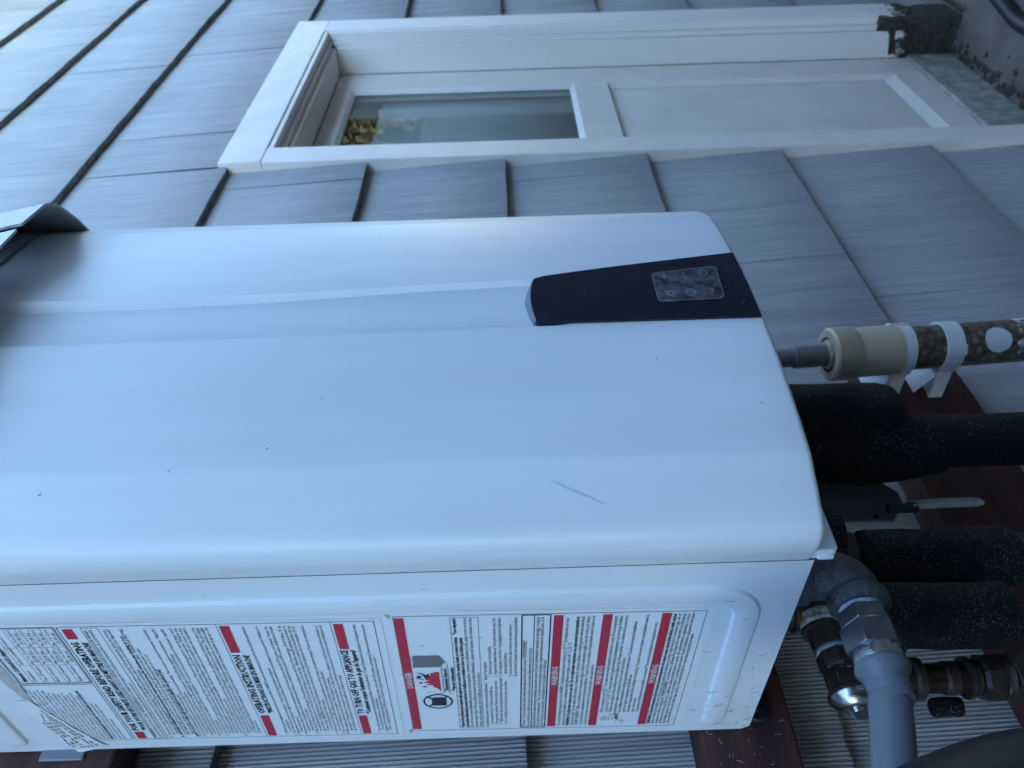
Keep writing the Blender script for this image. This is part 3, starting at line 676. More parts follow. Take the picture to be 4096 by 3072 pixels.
A1.para(.003, .4335, .190, .00355, .0041, [
 '1. STOP! Read the safety information above on this label. *ARRÊT! Lire les instructions de sécurité dans la partie supérieure|', '>de cette étiquette.',
 "2. Turn off all electric power to the appliance. *Couper l'alimentation électrique de l'appareil.", '3. Instructions not to attempt to light the burner by hand. *Suivre les instructions qui indiquent de ne pas tenter d\'allumer le|', '>brûleur manuellement.',
 '4. Instructions, with an illustration, for turning the gas control (main valve) to the full OFF position. (clockwise) *Suivre les|', "~>instructions, accompagnées d'une illustration, pour fermer complètement (position OFF) la vanne d'admission du gaz|", '~>(robinet principal). (sens horaire)',
 '5. Wait five (5) minutes to clear out any gas. Then smell gas, including near the floor. If you smell gas, STOP! Follow "B" in|', "~>the safety information above on this label. If you don't smell gas, go to next step. *Attendre cinq (5) minutes pour laisser le|", "~>gaz se dissiper. Renifler ensuite pour déceler toute odeur de gaz autour de l'appareil, y compris près du plancher. En cas|", "~>d'odeur de gaz, ARRÊTER! Suivre l'étape B des instructions de sécurité dans la partie supérieure de cette étiquette. S'il n'y|", "~>a pas d'odeur de gaz, passer à l'étape suivante.",
 '6. Instructions for turning the gas control manual valve to the ON position. (counterclockwise) *Suivre les instructions|', "~>pour ouvrir (position ON) le robinet manuel d'admission du gaz. (sens antihoraire)", "7. Turn on all electrical power to the appliance. *Mettre l'appareil sous tension.",
 '8. If the appliance will not operate, follow the instructions "to Turn Off Gas to Appliance" and Call your service technician or|', "~>gas supplier. *Si l'appareil ne se met pas en marche, suivre les instructions de la section « Comment couper l'admission de|", "~>gaz de l'appareil », puis appeler un technicien qualifié ou le fournisseur de gaz."])
blk(A1, .002, .038, .3565, .3640); blk(A1, .154, .1915, .3565, .3640)
A1.t(.0415, .3582, 'TO TURN OFF GAS TO APPLIANCE', .0086, .152, 1); A1.t(.0415, .3520, "*Comment couper l'admission de gaz de l'appareil", .0064, .152, 1, 1)
A1.para(.003, .3470, .190, .0034, .0041, ["1. Turn off all electric power to the appliance if service is to be performed. *Couper l'alimentation électrique de l'appareil avant|", '~>de procéder à l\'entretien ou à une réparation.', '2. Instructions for turning the gas control (main valve) to the full OFF position. (clockwise) *Suivre les instructions pour|', "~>fermer complètement (position OFF) la vanne d'admission du gaz (robinet principal). (sens horaire)"])
# upper block: text box on the left, clearance table on the right
A1.frame(0, .1055, .580, .6420, .0005); A1.para(.002, .6375, .1035, .00365, .0036, ['This appliance must be installed in accordance with local|', 'codes, or in the absence of local codes follow the code|', 'ANSI Z223.1 / NFPA 54 or CSA B149.1. The heater is to|', 'be connected with a relief valve rated as complying with|', 'the standard at the time of installation. *Les codes de|', "l'installation doivent être suivis. Soupape de décharge|", 'et de sécurité. No valve shall be placed between the|', '~relief valve and the water heater. Aucune soupape ne|', '~doit être placée entre la soupape de décharge et le|', 'chauffe-eau. The discharge opening must be exposed|', 'See instruction manual for installation and service|', '#PRESSURE RELIEF VALVES *SOUPAPES DE DÉTENTE|', '~Consulter le manuel pour les instructions|', 'replacement parts of the same type only.|', '~pièces de rechange du même type.'])
A1.frame(.1080, W, .580, .6405, .0008); A1.frame(.1095, W-.0015, .5815, .6390, .0003)
for z in (.591, .6005, .610, .6195, .629): A1.line(.1095, z, W-.0015, z, .0003)
A1.line(.1385, .5815, .1385, .629, .0003); A1.line(.1660, .5815, .1660, .629, .0003)
A1.t(.1115, .6325, 'Minimum CLEARANCES (dégagements minimaux)', .0052, .191, 1)
for i, r in enumerate([('Clearance', 'Indoor install', 'Outdoor install'), ('Top of heater', 'Min. 9 in. (9 po)', 'Min. 36 in. (36 po)'), ('Back of heater', 'Min. 0.5 in. (0.5 po)', 'Min. 0.5 in. (0.5 po)'), ('Front of heater', 'Min. 4 in. (4 po)', 'Min. 24 in. (24 po)'), ('Sides of heater', 'Min. 3 in. (3 po)', 'Min. 3 in. (3 po)')]):
    z = .6245-.0095*i
    for c, (xa, xb) in enumerate([(.111,.137),(.140,.165),(.1675,.1915)]): A1.t(xa, z, r[c], .0042, xb)
    if i:
        for xa, xb, tx in [(.140,.160,'(22.86 cm)'),(.1675,.187,'(91.44 cm)')]: A1.t(xa+.003, z-.0040, tx, .0040, xb)
make_text(A1, up)
A1.gi.build('label_print', ink, up, ang=0)
# torn corner lifting off in wrinkles, print side out
g = G(); v = []; nu, nv = 26, 12; fl = []
def flap(s, t):
    y = -.0665-.092*s+.003*math.sin(9*s)*t; z = .618+.032*s**.8+(.026-.014*s)*(t-.35)
    h = .0007+.0050*t*(1-s)**1.3+.0011*abs(math.sin(11*s+3*t))*(1-s)+.0006*math.sin(23*s-4*t)*(1-s)*t
    return (-max(.0006, h), y, z)
for i in range(nu+1):
    for j in range(nv+1): v.append(flap(i/nu, j/nv))
g.add(v, [(i*(nv+1)+j, (i+1)*(nv+1)+j, (i+1)*(nv+1)+j+1, i*(nv+1)+j+1) for i in range(nu) for j in range(nv)])
fp = g.build('curled_corner', paper, up, ang=60)
g = G()
for k in range(6):
    for w0 in range(14):
        if random.random() < .2: continue
        s0 = .06+.058*w0; s1 = s0+random.uniform(.028,.050); t0 = .16+.135*k
        if s1 > .85-.05*k: continue
        P4 = [flap(s0,t0), flap(s1,t0), flap(s1,t0+.055), flap(s0,t0+.055)]; g.add([(p[0]-.0004, p[1], p[2]) for p in P4], [(0,1,2,3)])
g.build('flap_print', greyink, up, ang=0)
g = G(); tp = []
for i in range(19):
    s = i/18; y = -.155-.115*s; tp.append((y, .6415+random.uniform(-.0015,.0025), .6475+.006*math.sin(s*5)+random.uniform(-.0012,.0012)))
g.add([(-.0003, y, a) for y, a, b in tp]+[(-.0003, y, b) for y, a, b in tp], [(i,i+1,19+i+1,19+i) for i in range(18)])
g.build('torn_edge', paperback, up, ang=0)

# --- lower label (DANGER / WARNING)
B1 = Label(.195); B1.bars = []
B1.poly(B1.gp, [(-.006,.064),(W+.004,.064),(W+.006,.322),(.192,.3235),(.15,.3215),(.08,.3225),(.02,.321),(-.007,.3225)], .0004)
lo = B1.gp.build('warning_label', paper, WH, ang=0)
tag(lo, 'lower warning label with red DANGER and WARNING bars')
B1.frame(-.0005, W, .0715, .3165, .0005)
def bar(z, txt, h=.0076):
    q = G(); B1.quad(q, .003, W-.0025, z, z+h, .00078); B1.bars.append(q.build('red_bar', redink, lo, ang=0)); B1.t(.0815, z+.0013, txt, .0074, .0815+.0046*len(txt), 1, 0, 1)
bar(.3085, 'DANGER')
# pictogram: crossed-out can, vapours, flame, figure, heater
cxx, czz, R = .0560, .2900, .0125
for k in range(32):
    a, b = 2*PI*k/32, 2*PI*(k+1)/32; B1.line(cxx+R*math.cos(a), czz+R*math.sin(a), cxx+R*math.cos(b), czz+R*math.sin(b), .0017)
B1.poly(B1.gi, [(.0485,.2825),(.0635,.2825),(.0635,.2935),(.0615,.2955),(.0485,.2955)], .00079); B1.line(.048, .2980, .0645, .2815, .0018); B1.poly(B1.gi, [(.060,.2955),(.0645,.3005),(.066,.2995),(.0625,.2945)], .00079)
B1.pl([(.0665,.3005),(.0655,.296),(.069,.292),(.0705,.2875),(.072,.2835)], .0006)
wv = [(.072+.0013*i, .2835+.0008*math.cos(i*1.6)) for i in range(36)]; B1.pl(wv, .0005)
wv = [(.070+.0013*i, .2785+.0008*math.cos(i*1.6+1)) for i in range(40)]; B1.pl(wv, .0005); B1.pl([(.119,.2835),(.124,.2870),(.127,.290)], .0006); B1.pl([(.122,.279),(.128,.283),(.130,.288)], .0006)
B1.t(.0755, .2795, 'Flammable Vapors', .0048, .1135, 1); B1.t(.0745, .2735, '*Vapeurs Inflammables', .0044, .1155, 1, 1)
B1.poly(B1.gr, [(.075,.2860),(.108,.2860),(.1085,.2905),(.106,.2895),(.1065,.294),(.103,.2925),(.103,.2985),(.099,.2955),(.0965,.299),(.094,.2955),(.0905,.3005),(.089,.2945),(.0865,.2985),(.086,.2925),(.083,.2925),(.080,.2890)], .00079)
B1.poly(B1.gr, [(.088,.303),(.0905,.3045),(.0915,.302),(.090,.3008)], .00079); B1.poly(B1.gr, [(.082,.3000),(.0835,.3025),(.0848,.2995),(.083,.297)], .00079)
B1.poly(B1.gi, [(.0945,.2975),(.1075,.3015),(.1030,.2975),(.1065,.2955),(.1005,.2950)], .0008)
for k in range(1): B1.poly(B1.gi, [(.1005+.0022*math.cos(2*PI*i/12), .3035+.0022*math.sin(2*PI*i/12)) for i in range(12)], .0008)
B1.line(.0955, .2995, .098, .3065, .0010); B1.line(.1045, .3005, .1075, .3045, .0010)
B1.poly(B1.gg, [(.1165,.2845),(.1255,.2800),(.1255,.3060),(.1165,.3070)], .00079); B1.poly(B1.gg, [(.1258,.2800),(.1350,.2845),(.1350,.3060),(.1258,.3060)], .00079)
B1.pl([(.1165,.2845),(.1255,.2800),(.1350,.2845),(.1350,.3060),(.1165,.3070),(.1165,.2845)], .0004); B1.pl([(.1255,.2800),(.1255,.306)], .0004); B1.pl([(.1270,.3065),(.1270,.3085),(.1285,.3085),(.1285,.3065)], .0003); B1.pl([(.1315,.3065),(.1315,.3085),(.1330,.3085),(.1330,.3065)], .0003)
B1.frame(.0035, W-.003, .2505, .2725, .0004)
B1.para(.0050, .2682, .190, .0042, .0047, ['#Vapors from flammable liquids will explode and catch fire causing death or severe burns.   *Les vapeurs|', '#~des liquides inflammables peuvent exploser ou s\'enflammer et entraîner la mort ou des brûlures graves.', 'Do not use or store flammable products such as gasoline, solvents or adhesives in the same room or area|', "near the water heater. *Ne pas utiliser ni stocker des produits inflammables, comme de l'essence, des solvants ou des|", 'adhésifs, dans la même pièce que le chauffe-eau, ni près de celui-ci.'])
B1.para(.0035, .2455, .088, .0043, .0044, ['Keep flammable products: *Garder les produits inflammables:|', '>1. Far away from boiler *à distance du chauffe-eau', '>2. In approved containers *dans des récipients approuvés', '>3. Tightly close *dans des récipients fermés hermétiquement', '>4. Out of children\'s reach *hors de la portée des enfants.'])
B1.para(.0925, .2455, .190, .0043, .0045, ['Vapors: *Les vapeurs:', '>1. Cannot be seen *sont invisibles', ">2. Vapors are heavier than air *sont plus lourdes que l'air|", '>3. Go a long way on the floor *se propagent sur le plancher|', '~>    sur une grande distance', '>4. Can be carried from other rooms to the main burner', "~>by air currents *peuvent être transportées jusqu'au brûleur|"])
B1.frame(.0020, W-.0015, .1935, .2160, .0011); B1.line(.0020, .2062, W-.0015, .2062, .0007)
B1.para(.0040, .2118, .187, .0043, .0047, ['Warning : Do not install water heater where flammable products will be stored. *AVERTISSEMENT.', '~Ne pas installer le chauffe-eau dans un endroit où des produits inflammables seront stockés.'])
B1.para(.0040, .2022, .190, .0036, .0047, ["Read and follow water heater warnings and instructions. If user's information manual is missing, contact|", 'the retailer or manufacturer. *Lire et suivre les instructions et mises en garde fournies avec le chauffe-eau. Si le|', "~guide d'utilisation est manquant, communiquer avec le détaillant ou le fabricant."])
bar(.1835, 'WARNING')
B1.para(.0040, .1790, .190, .0041, .0046, ["The outlet hot water temperature of the NAVIEN Condensing water heater is factory set 120 °F. *La température de l'eau", '~chaude de sortie du chauffe-eau à condensation rapide Navien est réglée en usine à 49 °C (120 °F).', '#WARNING: Use this water heater at your own risk. The set outlet water temperature can cause severe burns instantly or|', 'death from scalds. Test the water before bathing or showering. Do not leave children or elderly person without supervised.|', "~*AVERTISSEMENT. Utiliser ce chauffe-eau à vos propres risques. Selon la température réglée, l'eau de sortie peut causer|", "~de graves brûlures instantanément ou la mort par brûlures. Toucher l'eau pour évaluer sa température avant le bain ou la|", '~douche. Ne pas laisser les enfants ou les personnes âgées sans supervision.'])
bar(.1450, 'WARNING')
B1.para(.0285, .1408, .190, .0041, .0046, ['Water temperature over 125 °F can cause severe burns instantly or death from scalds. *À une température|', "~de plus de 52 °C (125 °F), l'eau peut causer de graves brûlures instantanément ou la mort par brûlures.|", 'Children, the disabled and the elderly are at the highest risk of being scalded. *Les enfants et les personnes|', '~handicapées ou âgées sont les plus à risque de subir des brûlures.', "See installation manual before setting temperature at water heater. *Consulter le manuel d'installation", '~avant de régler la température du chauffe-eau.', "Feel water temperature before bathing or showering. *Toucher l'eau pour évaluer sa température avant le|", '~bain ou la douche.', 'Temperature limiting valves are available, see manual. *Des vannes de limitation de température sont'])
B1.t(.0150, .1255, 'HOT', .0062, .0275, 1)
for k in range(5): 
    a0 = 2*PI*k/5; c0 = (.0165+.003*math.cos(a0), .1385+.0022*math.sin(a0)); B1.pl([(c0[0]+.0017*math.cos(2*PI*i/8), c0[1]+.0015*math.sin(2*PI*i/8)) for i in range(9)], .0003)
B1.pl([(.013,.134),(.020,.134),(.0245,.1345),(.0260,.131),(.0240,.129),(.0245,.132),(.0195,.1315),(.013,.131),(.013,.134)], .0003)
B1.pl([(.0070,.1270),(.0100,.1275),(.0145,.1268),(.0150,.1255),(.0115,.1250),(.0140,.1225),(.0130,.1210),(.0105,.1235),(.0115,.1195),(.0100,.1190),(.0085,.1225),(.0050,.1215)], .0003)
bar(.0985, 'WARNING')
B1.para(.0040, .0946, .191, .0036, .0045, ['#WARNING: California Proposition 65 lists chemical substances known to the state to cause cancer, birth defects, death, serious|', 'illness or other reproductive harm. This product may contain such substances, be their origin from fuel Combustion (gas, oil) or|', '~components of the product itself. *AVERTISSEMENT: Le document « California Proposition 65 » répertorie les substances|', "~chimiques reconnues par l'État de la Californie comme pouvant causer le cancer, des malformations congénitales, le décès,|", '~des maladies graves ou des troubles de la reproduction. Ce produit peut contenir de telles substances, qui peuvent découler|', '~de la combustion de combustibles (gaz, pétrole) ou être présents dans les composants du produit lui-même.'])
make_text(B1, lo)
B1.gi.build('label_print', ink, lo, ang=0); B1.gr.build('red_print', redink, lo, ang=0); [q.build('white_lettering', icon, lo, ang=0) for q in B1.whites]; B1.gg.build('grey_print', greyink, lo, ang=0)
g = G()       # scuffed corners
for (y, z) in [(-.270, .318), (-.074, .322)]:
    pts = [(y+random.uniform(-.009,.009), z+random.uniform(-.004,.003)) for _ in range(5)]
    c = sum(p[0] for p in pts)/5, sum(p[1] for p in pts)/5; pts.sort(key=lambda p: math.atan2(p[1]-c[1], p[0]-c[0]))
    g.add([(-.0011, a, b) for a, b in pts], [tuple(range(5))])
g.build('scuffed_corner', paperback, lo, ang=0)

# ------------------------------------------------------------------ boards behind the heater
def board(label, x0, x1, y0, y1, z0, z1, tilt=0, grp='reddish mounting boards on the wall'):
    g = G(); nx = 24; rings = []
    for i in range(nx+1):
        x = x0+(x1-x0)*i/nx; w1 = .0006*math.sin(i*1.3+z0*50); dz = tilt*(x-x0)
        rings.append([(x, y0+w1, z0+dz+w1), (x, y0-w1, z1+dz-w1), (x, y1, z1+dz-w1), (x, y1, z0+dz+w1)])
    g.rings(rings); return tag(g.build('mounting_board', redwood, None, bevel=.0025), label, 'board', grp)
board('red-brown stained board under the lower back edge of the heater', -.62, .43, -.0555, -.004, -.044, .046)
board('weathered red-brown board behind the top of the heater', -.62, .43, -.0555, -.004, .607, .83)
board('dark red-brown board behind the pipes, below the heater', -.30, .58, -.050, -.004, -.425, -.287, tilt=-.012)
g = G(); g.prism([(-.0095,-.0575,.677),(-.0015,-.0575,.681),(-.0015,-.0575,.634),(-.0095,-.0575,.638)], (0,-.012,0)); 
g = G(); g.prism([(-.010,-.0560,.672),(.03,-.0560,.690),(.03,-.0560,.620),(-.010,-.0560,.638)], (0,.0001,0)); g = G(); g.box(-.010, .05, -.0590, -.0560, .634, .676)
tag(g.build('wall_bracket', hosegrey, None, bevel=.002), 'small grey-blue steel bracket edge showing beside the upper label', 'bracket')
g = G(); g.lathe((.018, -.0560, -.012), (0,-1,0), [(0,.0130),(.004,.0130),(.0055,.0115),(.0055,.005),(.010,.005),(.0105,.004)], n=26); tag(g.build('washer_bolt', blackrub, None), 'dark round washer and bolt on the lower mounting board', 'bolt')

# ------------------------------------------------------------------ condensate tube with clips
def pt(a, b, t): return Vector(a).lerp(Vector(b), t)
TA, TB = Vector((.4765,-.12,-.205)), Vector((.4985,-.12,-.53)); td = (TB-TA).normalized()
def ta(z): return TA+td*((TA.z-z)/-td.z)
ct = thing('condensate_tube', 'brown pebble-filled tube with cream fitting and grey outlet stub right of the pipes', 'tube')
g = G(); g.lathe(ta(-.305), td, [(0,.0298),(.32,.0298)], n=40); g.build('clear_tube', pebble, ct)
g = G(); g.lathe(ta(-.215), td, [(0,.0240),(0,.0335),(.003,.0365),(.032,.0365),(.0345,.0350)], n=40, caps=False); g.build('coupling_collar', cream, ct)
g = G(); g.lathe(ta(-.2485), td, [(0,.0330),(.003,.0342),(.060,.0342),(.062,.031)], n=40); g.build('coupling', cream, ct)
g = G(); g.lathe(ta(-.2120), td, [(0,.010),(0,.0195),(.004,.0215),(.016,.0215)], n=8, ph=.2); g.lathe(ta(-.2265), td, [(0,.026),(.006,.026)], n=30); g.build('hex_bushing', cream, ct, ang=25)
g = G(); g.lathe(ta(-.168), td, [(0,.0155),(.052,.0155)], n=28); g.build('outlet_stub', pvcgrey, ct)
g = G(); g.lathe(ta(-.03), td, [(0,.0128),(.150,.0128)], n=28); g.build('outlet_pipe', pvcgrey, ct)
g = G(); g.lathe(ta(-.1665), td, [(0,.0132),(.0045,.0150)], n=28, caps=False); g.build('primer_ring', pvcblue, ct)
# round sticker & frosted end, wrapped on the tube
def wrap(outline_fn, r, zc, name, m, a0, h, nu=16, nv=12, raw=None):
    g = G(); v = []
    ax = Vector((-.62,-.785,0)).normalized(); az = td; ay = az.cross(ax).normalized()
    for i in range(nu+1):
        for j in range(nv+1):
            s, t = outline_fn(i/nu, j/nv)
            ang = a0+s/r; v.append(ta(zc)+az*t+(ax*math.cos(ang)+ay*math.sin(ang))*(r+h))
    g.add(v, [(i*(nv+1)+j,(i+1)*(nv+1)+j,(i+1)*(nv+1)+j+1,i*(nv+1)+j+1) for i in range(nu) for j in range(nv)]); return g.build(name, m, ct, ang=60)
def disc(u, v): r = .0178*v; return r*math.cos(2*PI*u)*1.0, r*math.sin(2*PI*u)*1.05
wrap(disc, .0298, -.4385, 'round_sticker', stickerw, .08, .0004, 30, 5)
def fr(u, v): return -.050+.10*u, (.0+.006*math.sin(u*17)+.004*math.sin(u*41))*(1-v)+.07*v
wrap(fr, .0298, -.470, 'frosted_end', frost, 0, .0003, 40, 6)
for k, (zc, lab) in enumerate([(-.3135, 'white pipe clip holding the cream fitting end of the tube'), (-.3790, 'white pipe clip halfway along the pebble-filled tube')]):
    cl = thing('pipe_clip', lab, 'clip', group='white pipe clips on the tube'); c = ta(zc); g = G(); r0, r1 = .0302, .0335; hw = .0115; n = 40; rings = []
    for i in range(n+1):
        a = math.radians(-128+256*i/n); d = Vector((math.sin(a), -math.cos(a), 0)); rb = r1+(.0022 if i < 2 or i > n-2 else 0)
        rings.append([c+d*r0+Vector((0,0,-hw)), c+d*rb+Vector((0,0,-hw)), c+d*rb+Vector((0,0,hw)), c+d*r0+Vector((0,0,hw))])
    g.rings(rings); g.build('band', cliponm, cl, ang=30)
    g = G(); rings = []
    for a in (-52, -44, -36, -28): 
        a = math.radians(a if k == 0 else a+100); d = Vector((math.sin(-a), -math.cos(a), 0)); rings.append([c+d*.0335+Vector((0,0,-hw-.001)), c+d*.0362+Vector((0,0,-hw-.001)), c+d*.0362+Vector((0,0,hw+.001)), c+d*.0335+Vector((0,0,hw+.001))])
    g.rings(rings); g.build('latch', cliponm, cl, ang=20)
    g = G()
    g.prism([(c.x-.0235,-.0905,c.z-hw),(c.x-.0205,-.0905,c.z-hw),(c.x-.0225,-.0503,c.z-hw*.75),(c.x-.0285,-.0503,c.z-hw*.75)], (0,0,2*hw*.82))
    g.prism([(c.x+.0205,-.0905,c.z-hw),(c.x+.0235,-.0905,c.z-hw),(c.x+.0285,-.0503,c.z-hw*.75),(c.x+.0225,-.0503,c.z-hw*.75)], (0,0,2*hw*.82))
    g.box(c.x-.0235, c.x+.0235, -.0938, -.0890, c.z-hw, c.z+hw); g.box(c.x-.0205, c.x+.0205, -.0545, -.0503, c.z-hw*.75, c.z+hw*.7)
    g.prism([(c.x-.0205,-.0889,c.z+hw*.2),(c.x+.0205,-.0889,c.z+hw*.2),(c.x+.0205,-.0560,c.z+hw*2.3),(c.x-.0205,-.0560,c.z+hw*2.3)], (0,.003,.002))
    g.build('foot', cliponm, cl, bevel=.0008)

# ------------------------------------------------------------------ insulated pipes
def foamtube(g, path, r, n=36):
    ph = random.uniform(0, 6)
    P = spline(path, 10); k = len(P); rr = []; a = Vector((1,0,0))
    for i, p in enumerate(P):
        t = (P[min(i+1,k-1)]-P[max(i-1,0)]).normalized(); a = (a-t*a.dot(t)).normalized(); b = t.cross(a); ring = []
        e = 1 if 0 < i < k-1 else 0; rad = r*(.955+.045*e)
        for j in range(n):
            th = 2*PI*j/n; q = rad*(1+.018*math.sin(3*th+ph+i*.3)+.012*math.sin(5*th+i*.9)+random.uniform(-.006,.006)); ring.append(p+(a*math.cos(th)+b*math.sin(th))*q)
        rr.append(ring)
    g.rings(rr)
g = G(); foamtube(g, [(.338,-.13,.03),(.337,-.13,-.10),(.333,-.13,-.240)], .0485); foamtube(g, [(.305,-.125,-.17),(.302,-.128,-.26),(.299,-.13,-.45),(.297,-.13,-.70)], .0315)
foamtube(g, [(.315,-.120,-.08),(.290,-.118,-.16),(.289,-.121,-.225),(.296,-.126,-.285)], .0315)
tag(g.build('foam_insulation', foamplain, None, ang=50), 'thick black foam wrapped around the pipe nearest the pebble-filled tube', 'insulation', 'black foam pipe insulation')
g = G(); foamtube(g, [(.1225,-.15,-.128),(.122,-.15,-.20),(.1215,-.15,-.2735)], .0300)
tag(g.build('foam_insulation', foam, None, ang=50), 'black foam sleeve ending at a brass nut, below the grey lever', 'insulation', 'black foam pipe insulation')
g = G(); foamtube(g, [(.0480,-.17,-.105),(.0465,-.17,-.165),(.0455,-.17,-.224)], .0292)
tag(g.build('foam_insulation', foam, None, ang=50), 'short black foam sleeve directly behind the silver hex gas fittings', 'insulation', 'black foam pipe insulation')
g = G(); foamtube(g, [(.150,-.15,.02),(.147,-.15,-.06),(.141,-.15,-.108)], .037)
tag(g.build('foam_insulation', foam, None, ang=50), 'black foam stub under the heater behind the gas elbow', 'insulation', 'black foam pipe insulation')
wp = thing('water_pipe', 'dark copper water pipe with brass nut inside the foam sleeves', 'pipe')
g = G(); g.tube([(.128,-.15,.02),(.126,-.15,-.10),(.1225,-.15,-.60)], .0125); g.build('pipe', copper, wp)
g = G(); g.lathe((.133,-.15,-.09), (-.05,0,-1), [(0,.017),(.0,.021),(.03,.021),(.032,.016)], n=28); g.build('fitting', oldbrass, wp)
g = G(); g.lathe((.1215,-.15,-.276), (0,0,-1), [(0,.020),(.001,.0235),(.017,.0235),(.019,.020)], n=6, ph=.3); g.lathe((.1215,-.15,-.297), (0,0,-1), [(0,.019),(.03,.019)], n=28); g.build('union_nut', oldbrass, wp, ang=25)
g = G(); PYY = -.075
g.prism([(.2285,PYY,.02),(.2285,PYY,-.2240),(.2520,PYY,-.2440),(.2700,PYY,-.2450),(.2880,PYY,-.2300),(.36,PYY,-.2300),(.36,PYY,.02)], (0,.004,0))
gp = tag(g.build('bracket_plate', greyplate, None, bevel=.0012), 'dark grey plate with a clipped corner and slot beside the pale lever', 'plate')
g = G(); g.lathe((.2345,PYY-.0006,-.2045), (0,1,0), [(0,.0036),(.0012,.0036)], n=16); g.build('slot_hole', liner0, gp)
lv = thing('valve_lever', 'long pale grey valve lever in front of the dark lower board', 'lever')
g = G(); g.prism([(.2185,-.105,-.232),(.2300,-.100,-.232),(.2325,-.100,-.268),(.2325,-.100,-.306),(.2300,-.100,-.3155),(.2225,-.105,-.3155),(.2195,-.105,-.306)], (.004,-.004,0)); g.build('grip', levergrey, lv, bevel=.0022, seg=3)
g = G(); g.box(.2190, .2290, -.108, -.098, -.240, -.226); g.lathe((.2235,-.102,-.205), (0,0,-1), [(0,.0055),(.024,.0055)], n=20); g.build('stem', blackrub, lv, bevel=.002)

# ------------------------------------------------------------------ gas line
GY = -.25
gas = thing('gas_connector', 'grey flexible gas hose with hex fittings and iron elbow at the heater corner', 'gas hose')
ex, ez = .0385, -.0580        # elbow centre line meets here
rb = .020
path = [(ex, GY, -.012), (ex, GY, ez+rb)]+[(ex-rb+rb*math.cos(a), GY, ez+rb-rb*math.sin(a)) for a in [math.radians(10*i) for i in range(1, 10)]]+[(ex-rb-.006, GY, ez)]
g = G(); g.tube(path, lambda t: .0195+.0018*math.sin(t*PI), n=32); g.build('elbow', iron, gas, ang=50)
g = G(); g.lathe((ex, GY, -.0085), (0,0,-1), [(0,.018),(0,.0215),(.0015,.0238),(.0115,.0238),(.0135,.0205)], n=36); g.build('collar', iron, gas)
dv = Vector((-1, 0, .04)).normalized(); o = Vector((ex-rb-.0005, GY, ez))
g = G(); g.lathe(o, dv, [(-.002,.0195),(.0005,.0240),(.0100,.0240),(.0116,.0215),(.0116,.0150)], n=36); g.build('collar', iron, gas)
# cast lettering lumps
g = G()
for k in range(7): g.box(ex-.0225*math.cos(.4+k*.2)-.0009, ex-.0225*math.cos(.4+k*.2)+.0009, GY-.0222*math.sin(.4+k*.2)-.0009, GY-.0222*math.sin(.4+k*.2)+.0006, -.0185, -.0112)
g.build('cast_mark', iron, gas)
g = G(); g.tube([Vector((ex, GY, .02)), Vector((ex, GY, -.012))], .0155, n=24); g.build('thread_tape', tape, gas)
g = G(); g.lathe(o+dv*.0110, dv, [(0,.0168),(.0015,.0178),(.004,.0160),(.0055,.0150)], n=30); g.build('thread_tape', tape, gas)
def hexnut(o, d, l, r, ph, name, m, taper=.0012):
    g = G(); g.lathe(o, d, [(0,r*.93),(taper,r),(l-taper,r),(l,r*.93)], n=6, ph=ph); return g.build(name, m, gas, ang=20, bevel=.0007)
hexnut(o+dv*.0150, dv, .0140, .0205, .35, 'hex_bushing', steel)
hexnut(o+dv*.0293, dv, .0208, .0228, .35, 'hex_nut', steel)
g = G(); g.lathe(o+dv*.0284, dv, [(0,.0185),(.0016,.0185)], n=30); g.build('gasket', tape, gas)
g = G(); g.lathe(o+dv*.0496, dv, [(0,.0195),(.0005,.0198),(.0095,.0192),(.0100,.0180)], n=40); g.build('ferrule', brightsteel, gas)
prof = [(0,.0175),(.0008,.0196),(.0040,.0204),(.0075,.0196),(.0095,.0172),(.0115,.0166)]
for k in range(4): prof += [(.0135+.0048*k,.0158+.0002*(k % 2)),(.0160+.0048*k,.0151)]
hp0 = o+dv*.0590; hd2 = Vector((-1, 0, .06)).normalized()
g = G(); g.lathe(hp0, hd2, prof, n=40)
hq = hp0+hd2*.030; g.tube(spline([hq, (-.070,GY,-.0515), (-.088,GY,-.0460), (-.118,GY,-.0365), (-.20,GY-.005,-.012)], 60), lambda t: .0150+.00006*math.sin(t*190), n=32); g.tube(spline([(-.1985,GY-.005,-.0125), (-.32,GY-.01,-.02), (-.44,GY,-.12), (-.50,GY+.03,-.35), (-.52,GY+.05,-.8)], 8), .0150, n=32)
g.build('hose', hosegrey, gas, ang=50)

# ------------------------------------------------------------------ relief valve and water service valve behind
PY = -.13
rv = thing('relief_valve', 'old brass relief valve with shiny steel cap pointing left behind the gas hose', 'valve')
a0 = Vector((.075, PY, -.0760)); d = Vector((-1, 0, -.03)).normalized()
g = G(); g.tube([(.082,PY,.02),(.081,PY,-.10)], .0185, n=28); g.lathe((.0815,PY,-.046),(0,0,-1),[(0,.0185),(.001,.0215),(.006,.0215),(.007,.0185)],n=28); g.lathe(a0+Vector((.012,0,.004)), d, [(0,.015),(.004,.0205),(.030,.0205)], n=30); g.build('tee', oldbrass, rv)
g = G(); g.lathe(a0+d*.004+Vector((0,-.004,.005)), d, [(0,.0185),(.001,.0215),(.010,.0210),(.011,.019)], n=30); tag(g.build('crust', crust, rv, ang=40), 'white mineral crust on the tee')
g = G(); g.lathe(a0+d*.0165, d, [(0,.0195),(.020,.0188),(.021,.0165)], n=30); g.build('socket', oldbrass, rv)
g = G(); g.lathe(a0+d*.0365, d, [(0,.0170),(.0035,.0175),(.0045,.0160)], n=30); g.build('seal', tape, rv)
